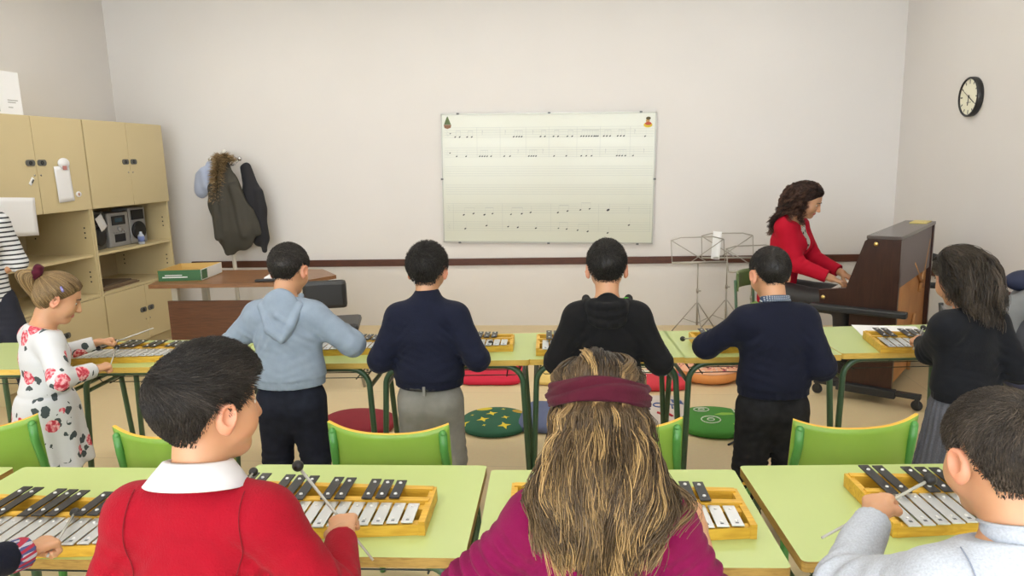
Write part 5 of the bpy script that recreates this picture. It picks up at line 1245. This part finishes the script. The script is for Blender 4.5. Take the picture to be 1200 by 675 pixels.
def near_ball(u, v, g, dist):
    """where the mallet ball sits: along the sight line (u, v), at the given distance from the hand"""
    d = unit(ray(u, v)); o = A3(g)-CAM; t0 = o@d; h2 = dist**2-(o@o-t0*t0)
    return CAM+d*(t0+math.sqrt(max(h2, 0)))
QUICK = False
# ============ red sweater boy (front left)
p = Person('boy in a bright red sweater with white collar, seen from behind at the front', (-.700, 1.10), .02, 1.295, lean=.06, head=(-.62, -.10, -.02),
    arms={1: (atY(400, 715, 1.12), atY(401, 622, 1.32), (.2, -.1, -1), (-.25, .9, .1)), -1: ((-.93, 1.08, .72), (-.86, 1.30, .80), (.0, 0, -1), (.4, .8, 0))}, build_=.97, hx=.98)
p.body(.0035); red = p
p.sweater(K_red, res=.0045, wr=.0018, folds=p.elbow_folds(.006, .034, .08), e=.009, ee=.002)
p.collar(K_wcol, r=.050, drop=.040, out=.040)
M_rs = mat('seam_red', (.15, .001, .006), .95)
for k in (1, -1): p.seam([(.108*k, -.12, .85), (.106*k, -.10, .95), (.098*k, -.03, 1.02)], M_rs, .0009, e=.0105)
p.trousers(K_jean); p.shoes(K_shoe)
p.short_hair(H_dark, n=9500, L=.042, w=.0007, thick=.012, messy=.20, top=.012, lift=.009, swirl=.9, crown=(-.01, -.06, .09), fwd=.9, res=.0038)
mallet(near_ball(349, 546, p.grip[1], .15), p.grip[1], 'mallet held up by the boy in the red sweater, its black ball highest')
mallet(atZ(297, 553, .775), p.grip[-1], 'mallet with its black ball beside the red-sweater boy\'s neck')
# ============ long-haired girl
p = Person('girl with very long fair-streaked hair, crimson headband and magenta top, seen from behind', (.012, 1.17), .0, 1.25, lean=.10, head=(0, -.50, .0),
    arms={1: (atY(828, 700, 1.20), atY(815, 608, 1.40), (-.2, .0, -1), (-.25, .6, .45)), -1: (atY(572, 668, 1.2), atY(566, 650, 1.42), (.2, 0, -1), (.3, .8, .1))}, neck_fwd=.01)
p.body(.0035); mag = p
p.sweater(K_mag, 'magenta_top', res=.0045, wr=.002, cutR=.12, cutL=.5, ee=.006, folds=[(p.el[k]*.8+p.sh[k]*.2, unit(p.el[k]-p.sh[k]), .010, .030, .10) for k in (1, -1)], e=.011, blouse=.004)
p.trousers(K_jean); p.shoes(K_shoe)
S = p.S; bk = [Cone(p.hp(0, -.045, .02), p.nb+A3([0, -.055, .02])*S, .055, .060, .03, sq=(Y_, .5)), Cone(p.nb+A3([0, -.055, 0])*S, p.che+A3([0, -.105, .09])*S, .056, .062, .03, sq=(Y_, .28))]
eV, eF = sdf_mesh(bk, .006, lambda P, D: D+.003*wav(P*np.array([1, 1, .15]), 110, 5))
coll = p.torso(.018)+p.arm(1, .016)+p.arm(-1, .016)+p.head()[-1:]+bk
p.long_hair(H_blond, coll, squeeze=(.094, .118, .038, .021), n=8500, L=.29, w=.00095, wavy=.0065, wl=.15, spread=.35, side0=.12, tone=.02, leaders=180, base_extra=(eV, eF), back=.8, gravity=.40, off=.006, clumpk=.74, step=.0125, lat=.95, klat=12.)
# headband: wide twisted cloth ring
h = p.hs; b = MB()
def band(u, v):
    a = 2*PI*u; x = (.094+.004*sin(PI*v))*cos(a); y = -.012+(.118+.004*sin(PI*v))*sin(a); z = .038+.021*sin(a)+(v-.5)*.044*(1-.25*max(0, sin(a)))
    k = .0032*sin(v*9+3*sin(a*2)+a)+.0020*sin(v*17-a*4); x += k*cos(a); y += k*sin(a)
    return p.hp(x, y, z+.003*sin(3*a))
b.sheet(band, 72, 12, .005); b.build('headband', K_band, p.root)
mallet(atZ(785, 594, .772), p.grip[1], 'mallet in the bare right hand of the long-haired girl'); 
mallet(atZ(600, 622, .775), p.grip[-1], 'mallet in the left hand of the long-haired girl, near her sleeve')
# ============ grey shirt boy (front right)
p = Person('boy in a pale grey-blue shirt at the right edge, seen from behind', (.650, 1.04), .10, 1.236, lean=.10, head=(.10, -.22, .03),
    arms={-1: (atY(1022, 690, 1.15), atY(1038, 570, 1.40), (.25, -.15, -1), (.35, .8, .12)), 1: ((.98, 1.10, .80), (.84, 1.42, .84), (-.1, 0, -1), (-.3, .8, 0))}, build_=1.06, hx=1.0)
p.body(.0035)
p.sweater(K_cham, 'shirt', res=.0045, wr=.0022, folds=p.elbow_folds(.006, .04, .10), e=.012, ee=.004, e2=.007)
p.collar(K_cham, r=.047, drop=.010, out=.006); 
p.trousers(K_jean); p.shoes(K_shoe)
p.short_hair(H_brown, n=8500, L=.024, w=.0007, thick=.008, messy=.12, lift=.007, swirl=.5, tone=.05, res=.0038, crown=(.0, -.05, .09))
M_seam = mat('seam_blue', (.22, .25, .33), .9)  # seam lines, a darker blue-grey than the shirt cloth
p.seam([(-.11, -.12, .925), (0, -.14, .915), (.11, -.12, .925)], M_seam); p.seam([(-.108, -.12, .86), (-.108, -.10, .96), (-.10, -.02, 1.03)], M_seam)
p.seam([(.108, -.12, .86), (.108, -.10, .96), (.10, -.02, 1.03)], M_seam)
mallet(near_ball(1090, 562, p.grip[-1], .12), p.grip[-1], 'mallet crossing the black bars, held by the grey-shirt boy'); mallet(atZ(1175, 590, .78), p.grip[1], 'mallet in the right hand of the grey-shirt boy')
# ============ plaid-cuff child, mostly outside at bottom left
p = Person('child whose fist and checked cuff reach in at the bottom left corner', (-1.45, .96), -.1, 1.28, lean=.06, head=(0, -.25, 0),
    arms={1: (atZ(-25, 690, .80), atZ(22, 650, .80), (0, 0, -1), (.25, .9, .0)), -1: ((-1.75, 1.0, .78), (-1.62, 1.25, .80), (0, 0, -1), (.3, .8, 0))})
p.body(.0038); p.sweater(K_navy2, cutR=.80, cutL=.8, e=.011); p.trousers(K_jean); p.shoes(K_shoe); p.short_hair(H_dark, n=1500, w=.0016)
for k in (1, -1):
    a, w_ = p.el[k], p.wr[k]; ax = unit(w_-a); q = a+(w_-a)*.78; P = [Cone(q, w_-ax*.004, .034, .0345, .01, cuts=[(q, -ax), (w_-ax*.004, ax)])]
    V, F = sdf_mesh(P, .004); np_mesh('cuff', V, F, plaid('cuff_plaid', (.06, .07, .20), (.45, .45, .52), (.36, .02, .05), 24), p.root)
mallet(p.grip[1]+A3([-.10, .20, -.02]), p.grip[1], 'mallet held by the fist at the bottom left corner')

# ============ back row
def arms_(r, l): return {1: r, -1: l}
# blue hoodie
def hood_prims(p, arcs):
    """draped hood: nested U-shaped rolls from shoulder to shoulder, sagging down the back"""
    S = p.S; P = []
    for (w_, z0, z1, r) in arcs:
        pts = []
        for t in np.linspace(-1, 1, 9):
            x = w_*math.sin(t*PI/2); y = .030-.122*max(0, math.cos(t*PI/2))**.8; z = z1+(z0-z1)*abs(t)**2.2; pts.append(p.nb+p.Rl@(A3([x, y, z])*S))
        P += [Cone(a, b, r*S, r*S, .007) for a, b in zip(pts[:-1], pts[1:])]
    c = np.mean([a[2] for a in arcs]); P.append(Cone(p.nb+A3([0, -.055, .0])*S, p.nb+A3([0, -.070, arcs[-1][2]+.02])*S, .060*S, .045*S, .02, sq=(Y_, .35)))
    return P
p = Person('boy in a light blue hoodie and dark jeans, seen from behind', (-1.285, 2.80), .05, 1.285, lean=.05, head=(-.22, -.30, .0), group='pupils of the back row',
    arms=arms_((atY(420, 408, 2.84), atY(402, 386, 3.00), (-.5, 0, -1), (-.5, .7, .2)), (atY(270, 405, 2.80), atY(268, 392, 3.05), (.3, 0, -1), (.3, .8, 0))), build_=1.10)
p.body(.0045); p.sweater(K_hood, 'hoodie', e=.013, seed=12, folds=p.elbow_folds(.004, .04, .08), hem=-.085, blouse=.010)
S = p.S
hd_ = [Cone(p.nb+A3([0, -.045, -.01])*S, p.nb+A3([.008, -.088, -.105])*S, .082*S, .052*S, .02, sq=(Y_, .42))]+[Cone(p.nb+p.Rl@(A3(a_)*S), p.nb+p.Rl@(A3(b_)*S), r1*S, r2*S, .010) for a_, b_, r1, r2 in [((-.070, .01, .030), (-.080, -.045, -.005), .014, .015), ((-.080, -.045, -.005), (-.035, -.098, -.095), .015, .017), ((-.035, -.098, -.095), (.020, -.105, -.135), .017, .015), ((.070, .01, .030), (.082, -.045, -.005), .014, .015), ((.082, -.045, -.005), (.055, -.095, -.085), .015, .016), ((.055, -.095, -.085), (.020, -.105, -.135), .016, .015), ((-.060, -.03, .022), (.0, -.088, -.040), .012, .011), ((.0, -.088, -.040), (.05, -.085, -.075), .011, .010)]]
def hood_folds(p, c, n=.0035): return [(c, unit(A3([0, .2, 1])), n, .034, .12)]
p.garment('hood', hd_, K_hood, .005, .0015)
p.trousers(K_jean); p.shoes(K_shoe); p.short_hair(H_dark, n=3200, L=.018, w=.0011, thick=.008, messy=.22, lift=.007, tone=.05)
mallet(atY(372, 392, 3.22), p.grip[1], 'mallet in the raised right hand of the blue-hoodie boy'); mallet(atY(330, 408, 3.22), p.grip[-1], 'mallet in the left hand of the blue-hoodie boy')
# navy roll-neck
p = Person('boy in a navy roll-neck sweater and grey trousers, seen from behind', (-.685, 2.84), .0, 1.265, lean=.04, head=(-.03, -.14, 0), group='pupils of the back row',
    arms=arms_((atY(562, 425, 2.80), atY(545, 412, 3.02), (-.3, 0, -1), (-.5, .6, 0)), (atY(442, 430, 2.80), atY(462, 412, 3.02), (.3, 0, -1), (.5, .6, 0))), build_=1.06, hx=1.0)
p.body(.0045); p.sweater(K_navy, e=.013, seed=22, blouse=.012, hem=-.085, extra=[Cone(p.nb, p.nt-A3([0, 0, .012]), .0565*p.S, .054*p.S, .02)], neck=False)
p.trousers(K_grey, e=.010); p.shoes(K_shoe); p.short_hair(H_black, n=3800, L=.034, w=.0012, thick=.013, messy=.38, lift=.016, top=.008)
b = MB(); pts = [(p.pel+A3([.128*cos(a), .098*sin(a), .043])*p.S) for a in np.linspace(0, 2*PI, 40, endpoint=False)]; b.tube(pts, .011, 6, closed=True); b.build('belt', mat('belt_black', (.015, .014, .014), .4), p.root)
b = MB(); c = p.pel+A3([0, -.102, .04])*p.S; b.box(c[0]-.006, c[0]+.006, c[1]-.012, c[1]+.004, c[2]-.022, c[2]+.018, bev=.002); b.build('belt_loop', K_grey, p.root)
mallet(atY(575, 402, 3.25), p.grip[1], 'mallet in the right hand of the navy roll-neck boy, near the last silver bars'); mallet(atY(520, 405, 3.25), p.grip[-1], 'mallet in the left hand of the navy roll-neck boy')
# black hoodie
p = Person('boy in a black hooded top with sleeves pushed up, seen from behind', (.062, 2.80), -.02, 1.272, lean=.05, head=(.03, -.16, 0), group='pupils of the back row',
    arms=arms_((atY(776, 430, 2.78), atY(756, 416, 3.0), (-.3, 0, -1), (-.5, .6, 0)), (atY(656, 415, 2.80), atY(672, 413, 3.02), (.3, 0, -1), (.5, .6, 0))), build_=1.0)
p.body(.0045); p.sweater(K_blk, 'hooded_top', e=.013, seed=32, cutR=.28, cutL=.28, ee=.004, hem=-.08)
S = p.S; hd_ = hood_prims(p, [(.086, .022, .004, .016), (.086, .014, -.028, .018), (.078, .004, -.064, .020)])
p.garment('hood', hd_, K_blk, .005, .0015)
b = MB(); c = p.nb+A3([.075, -.012, .024])*S; b.ball(c, .012, 10, (1.2, .8, .7)); b.build('green_lining', mat('lining_green', (.08, .50, .03), .6), p.root)
p.trousers(K_jblk); p.shoes(K_shoe); p.short_hair(H_black, n=3400, L=.020, w=.0011, thick=.009, messy=.24, lift=.010, top=.012, tone=-.05)
mallet(atY(742, 404, 3.26), p.grip[1], 'mallet in the right hand of the boy in the black hooded top'); mallet(atY(690, 408, 3.26), p.grip[-1], 'mallet in the left hand of the boy in the black hooded top')
# navy with checked collar
p = Person('boy in a navy sweater over a checked shirt and dark jeans, seen from behind', (.725, 2.84), .12, 1.238, lean=.05, head=(.12, -.28, 0), group='pupils of the back row',
    arms=arms_((atY(958, 415, 2.82), atY(945, 408, 3.05), (-.3, 0, -1), (-.4, .7, 0)), (atY(830, 405, 2.90), atY(838, 392, 3.10), (.3, 0, -1), (.3, .8, 0))), build_=1.06)
p.body(.0045); p.sweater(K_navy2, e=.013, seed=42, hem=-.075, blouse=.012); p.collar(plaid('collar_plaid', (.02, .035, .08), (.45, .48, .52), (.03, .06, .12), 40), r=.050, drop=.022, out=.014)
p.trousers(K_jblk, e=.015, fold=.005); p.shoes(K_shoe); p.short_hair(H_dark, n=3200, L=.014, w=.0010, thick=.007, messy=.18, lift=.006)
mallet(atY(800, 397, 3.30), p.grip[-1], 'mallet pointing left from the boy with the checked collar'); mallet(atY(905, 402, 3.30), p.grip[1], 'mallet in the right hand of the boy with the checked collar')
# ============ girl in flowered dress
p = Person('girl with a ponytail in a white dress with red roses, in side view', (-2.315, 2.66), -.62, 1.19, lean=.08, head=(-.30, -.42, 0), group='pupils of the back row',
    arms=arms_((atY(72, 452, 2.50), atY(118, 431, 2.72), (-.2, 0, -1), (.5, .7, .1)), ((-2.42, 2.85, .80), (-2.24, 3.02, .82), (.2, 0, -1), (.5, .7, 0))), build_=1.06, hx=1.04)
p.body(.0045)
S = p.S; P = p.torso(.010)+p.arm(1, .009, .009, .90, .003)+p.arm(-1, .009, .009, .90, .003)
P += [Cone(p.wai, p.pel-A3([0, 0, .02])*S, .115*S, .140*S, .02, sq=(Y_, .85)), Cone(p.pel, A3([0, .0, .40*S]), .145*S, .175*S, .03, sq=(Y_, .9))]
def flare(P_, D):
    return D
def dress_post(P_, D):
    a = np.arctan2(P_[:, 0], P_[:, 1]); k = np.clip((.72*S-P_[:, 2])/.25, 0, 1); D = D+k*.009*np.sin(a*9+2*wav(P_, 9, 3))+.0018*wav(P_*np.array([1, 1, .5]), 36, 3)
    wz = p.wai[2]-.01; D = D+.006*np.exp(-((P_[:, 2]-wz)/.008)**2)*(np.abs(P_[:, 0]) < .13)
    D = np.maximum(D, .385*S-P_[:, 2]); return np.maximum(D, (P_-(p.nb+p.Rl@(A3([0, 0, .008])*S)))@unit(p.Rl@A3([0, .3, 1])))
V, F = sdf_mesh(P, .006, dress_post); np_mesh('dress', V, F, M_floral, p.root)
p.shoes(K_shoe)
# pulled-back hair, ponytail
h = p.hs; V, F = p.cap(.009, .0045, 'girl'); q = ((V-p.Hc)@p.Rh)/h; hl = p.hairline(q, 0, 'girl'); ok = np.nonzero(q[:, 2] > hl+.002)[0]; n = 2200; ids = RNG.choice(ok, n); P0 = V[ids]
knot = p.hp(0, -.112, .075); fn = lambda P_: comb(p.skull(.009*h), P_); path = [P0]; Pp = P0
for i in range(12):
    d = knot-Pp; dist = np.linalg.norm(d, axis=1, keepdims=True); Pp = Pp+d/12*(1.0+i*.10); dd = fn(Pp); Pp = Pp+grad(fn, Pp)*np.maximum(.003-dd, 0)[:, None]; path.append(Pp)
path = np.stack(path, 1); strands(path, .0014, 'hair', H_fair, p.root, np.clip(RNG.normal(.45, .25, n), 0, 1), base=(V, F, .3))
n = 1300; a = RNG.uniform(0, 2*PI, n); rr_ = np.sqrt(RNG.uniform(0, 1, n)); bkd = p.Rh@A3([0, -1, 0]); sdv = p.Rh[:, 0]; t = np.linspace(0, 1, 14); cen = [knot+bkd*(.045*sin(PI*min(1, u*1.2)))*1+A3([0, 0, .012*sin(PI*u)])+A3([0, 0, -.175*u**1.3]) for u in t]
cen = np.array(cen); wd_ = (.012+.030*np.sin(PI*np.minimum(1, t*.85+.12)))*(1-.4*t**3)
path = cen[None]+(np.outer(np.cos(a)*rr_, sdv)[:, None, :]+np.outer(np.sin(a)*rr_, bkd)[:, None, :])*wd_[None, :, None]+RNG.normal(0, .002, (n, 1, 3))*t[None, :, None]
strands(path, .0015, 'ponytail', H_fair, p.root, np.clip(RNG.normal(.5, .25, n), 0, 1))
V, F = sdf_mesh([Cone(knot+sdv*.02*c+(p.Rh[:, 2])*.02*s_, knot+sdv*.02*c2+(p.Rh[:, 2])*.02*s2, .016, .016, .01) for c, s_, c2, s2 in [(cos(x), sin(x), cos(x+.8), sin(x+.8)) for x in np.arange(0, 6.3, .785)]], .004, lambda P_, D: D+.003*wav(P_, 120, 3)); np_mesh('scrunchie', V, F, K_band, p.root)
b = MB(); c1, c2 = p.hp(.073, -.01, .058), p.hp(.080, .006, .042); b.tube([c1, (c1+c2)/2+p.Rh[:, 0]*.004, c2], .005, 8); b.build('hair_clip', mat('clip_violet', (.20, .18, .42), .3), p.root)
mallet(atZ(137, 407, .775), p.grip[1], 'mallet in the right hand of the girl in the flowered dress'); mallet(atZ(115, 408, .775), p.grip[-1], 'mallet whose ball is leftmost over the silver bars near the flowered dress')
# ============ dark-haired girl at right
p = Person('girl with long dark brown hair, black sweater and grey pleated skirt at the right', (1.435, 2.80), .42, 1.225, lean=.06, head=(-.14, -.42, .05), group='pupils of the back row',
    arms=arms_((atY(1185, 418, 2.80), atY(1150, 408, 3.0), (0, 0, -1), (-.5, .6, 0)), (atY(1098, 402, 2.90)+A3([-.02, 0, -.03]), atY(1082, 402, 3.08), (.4, 0, -1), (-.3, .8, .1))), build_=1.02)
p.body(.0045); p.sweater(K_blk2, e=.014, seed=52, hem=-.085, blouse=.012)
b = MB(); kk = p.wr[-1]; ax = unit(p.wr[-1]-p.el[-1]); 
V, F = sdf_mesh([Cone(kk-ax*.022, kk-ax*.014, .0365, .0365, .005, cuts=[(kk-ax*.022, -ax), (kk-ax*.014, ax)])], .003); np_mesh('cuff_stripe', V, F, mat('stripe_blue', (.25, .32, .45), .8), p.root)
S = p.S
def pleat(P_, D):
    a = np.arctan2(P_[:, 0], P_[:, 1]*1.2); k = np.clip((.72*S-P_[:, 2])/.10, 0, 1); ph = (a*28/(2*PI)) % 1; D = D+k*(.010*(ph-.5)); return np.maximum(np.maximum(D, .33*S-P_[:, 2]), P_[:, 2]-.745*S)
V, F = sdf_mesh([Cone((0, 0, .76*S), (0, 0, .60*S), .108*S, .135*S, .02, sq=(Y_, .8)), Cone((0, 0, .62*S), (0, 0, .30*S), .135*S, .185*S, .02, sq=(Y_, .9))], .005, pleat); np_mesh('skirt', V, F, K_skirt, p.root)
p.garment('tights', p.legs(.001), mat('tights_grey', (.05, .05, .06), .9), .006, 0, cuts=[((0, 0, .60*S), [0, 0, 1], None)]); p.shoes(K_shoe)
coll = p.torso(.020)+p.arm(1, .018)+p.arm(-1, .018)+p.head()[-1:]
bk = [Cone(p.hp(0, -.03, .02), p.nb+A3([0, -.04, .035])*S, .070, .070, .03, sq=(Y_, .7))]; eV, eF = sdf_mesh(bk, .006)
p.long_hair(H_long, coll, n=4200, L=.20, side0=.1, w=.0012, wavy=.006, wl=.10, spread=.3, tone=0, lat=1.05, klat=8., leaders=110, base_extra=(eV, eF), back=.25, gravity=.40, off=.006)
mallet(atY(1082, 384, 3.30), p.grip[-1], 'mallet in the left hand of the dark-haired girl'); mallet(atY(1120, 392, 3.25), p.grip[1], 'mallet in the right hand of the dark-haired girl')
# ============ pianist
pf = pa+PI  # piano local +y points toward the player; the player faces the opposite way
seat = PB+Vector((cos(pa)*.40-sin(pa)*.80, sin(pa)*.40+cos(pa)*.80, 0))
def pw(x, y, z): return A3([PB.x+cos(pa)*x-sin(pa)*y, PB.y+sin(pa)*x+cos(pa)*y, z])
stl.location = pw(.36, .90, 0); stl.rotation_euler = (0, 0, pf)
p = Person('woman with long curly brown hair in a red blazer playing the piano', (pw(.36, .86, 0)[0], pw(.36, .86, 0)[1]), pf, 1.60, lean=.20, head=(.05, -.28, 0), group=None, adult=True, sit={'z': .545},
    arms=arms_((pw(.20, .66, .78), pw(.22, .46, .75), DN, None, 'press'), (pw(.56, .66, .80), pw(.50, .47, .75), DN, None, 'press')), cat='person')
p.body(.0045)
P = [Cone(p.pel-A3([0, .02, .06]), p.wai, .150, .135, .03, sq=(p.Yl, .78))]+p.torso(.016)+p.arm(1, .014, .012, .86)+p.arm(-1, .014, .012, .86)
fr = unit(p.Rl@A3([0, 1, 0])); 
def vneck(P_):  # opening at the front of the blazer
    q = (P_-p.che)@p.Rl; wdt = .014+.055*np.clip((q[:, 2]+.22)/.36, 0, 1)
    return np.where(q[:, 1] > .03, np.minimum(wdt-np.abs(q[:, 0]), .5), -1.)
p.garment('blazer', P, K_blaz, .0055, .002, seed=62, folds=p.elbow_folds(.004, .04, .09), cuts=[(p.nb+p.Rl@A3([0, 0, .02]), p.Rl@A3([0, .45, 1]), None), (p.pel-A3([0, 0, .10]), [0, 0, -1], None), (0, 0, vneck)])
def blouse_nodes(nt, b, N, L):
    tc = N('ShaderNodeTexCoord'); v = N('ShaderNodeTexVoronoi'); v.inputs['Scale'].default_value = 34; L(tc.outputs['Object'], v.inputs['Vector']); r = N('ShaderNodeValToRGB'); r.color_ramp.elements[0].position = .36; r.color_ramp.elements[0].color = (.015, .015, .015, 1); r.color_ramp.elements[1].position = .42; r.color_ramp.elements[1].color = (.5, .5, .43, 1)
    L(v.outputs['Distance'], r.inputs['Fac']); L(r.outputs['Color'], b.inputs['Base Color']); b.inputs['Roughness'].default_value = .7
M_blouse = nodemat('blouse_print', blouse_nodes)
p.garment('blouse', p.torso(.005)[:6]+p.torso(.005)[6:], M_blouse, .006, .001, cuts=[(p.nb+p.Rl@A3([0, 0, .005]), p.Rl@A3([0, .5, 1]), None), (p.pel, [0, 0, -1], None)])
p.garment('trousers', p.legs(.010)+[Cone(p.pel-A3([0, 0, .04]), p.pel+A3([0, 0, .03]), .135, .13, .03, sq=(Y_, .8))], K_shoe, .007, .0015, cuts=[((0, 0, .07), [0, 0, -1], None)]); p.shoes(K_shoe)
coll = p.torso(.022)+p.arm(1, .02)+p.arm(-1, .02)+p.head()[-1:]
bk = [Cone(p.hp(0, -.03, .02), p.nb+A3([0, -.05, .03]), .078, .075, .03, sq=(Y_, .75))]; eV, eF = sdf_mesh(bk, .006)
p.long_hair(H_curl, coll, n=3000, L=.30, w=.0013, wavy=.013, wl=.07, spread=.9, curl=.009, thick=.010, lat=1.5, leaders=160, base_extra=(eV, eF), back=.35, gravity=.38, off=.010)
# ============ adult at the left edge
p = Person('adult in a black and white striped top cut by the left edge', (-3.73, 3.92), -2.5, 1.58, lean=.14, head=(.2, -.3, 0), group=None, adult=True,
    arms=arms_(((-3.92, 3.75, 1.05), (-3.80, 3.62, 1.12), (1, 0, -.3)), ((-3.55, 4.06, .95), (-3.80, 3.75, .86), (0, .3, -1))), legspread=1.6)
p.body(.005); P = [Cone(p.pel-A3([0, 0, .04]), p.wai, .150, .135, .03, sq=(p.Yl, .78))]+p.torso(.014)+p.arm(1, .014, .014, .15, .006)+p.arm(-1, .014, .014, .15, .006)
p.garment('striped_top', P, stripes('stripe_top', (.62, .63, .66), (.02, .022, .03)), .006, .002, cuts=[(p.nb+p.Rl@A3([0, 0, .01]), p.Rl@A3([0, .3, 1]), None), (p.pel-A3([0, 0, .02]), [0, 0, -1], None)])
p.trousers(mat('trousers_navy', (.012, .014, .026), .9), e=.014); p.shoes(mat('shoe_black', (.012, .012, .014), .35))
for k in (1, -1):
    b = MB(); a = p.ank[k]
    for j in range(4): y = a[1]+.045+j*.018; b.tube([(a[0]*1.03-.016, y, .072-j*.004), (a[0]*1.03, y+.003, .080-j*.005), (a[0]*1.03+.016, y+.006, .072-j*.004)], .0022, 5)
    b.build('laces', mat('lace_grey', (.25, .25, .24), .8), p.root)
p.short_hair(H_brown, n=1200, w=.002, L=.04)
# ------------------------------------------------------------ camera
cd = bpy.data.cameras.new('camera'); cd.lens = FPX/1200*36; cd.sensor_width = 36; cd.clip_start = .05; cd.clip_end = 60
cam = bpy.data.objects.new('camera', cd); COL.objects.link(cam)
cam.matrix_world = Matrix(((CR[0], CU[0], -CF[0], 0), (CR[1], CU[1], -CF[1], 0), (CR[2], CU[2], -CF[2], 1.6), (0, 0, 0, 1)))
SC.camera = cam
vs = SC.view_settings; vs.view_transform = 'Standard'; vs.look = 'None'; vs.gamma = 1; vs.use_curve_mapping = False
vs.exposure = EXPOSURE
SC.cycles.max_bounces = 8; SC.cycles.diffuse_bounces = 5; SC.cycles.glossy_bounces = 3; SC.cycles.transmission_bounces = 4
SC.cycles.caustics_reflective = False; SC.cycles.caustics_refractive = False
SC.cycles.sample_clamp_indirect = 5
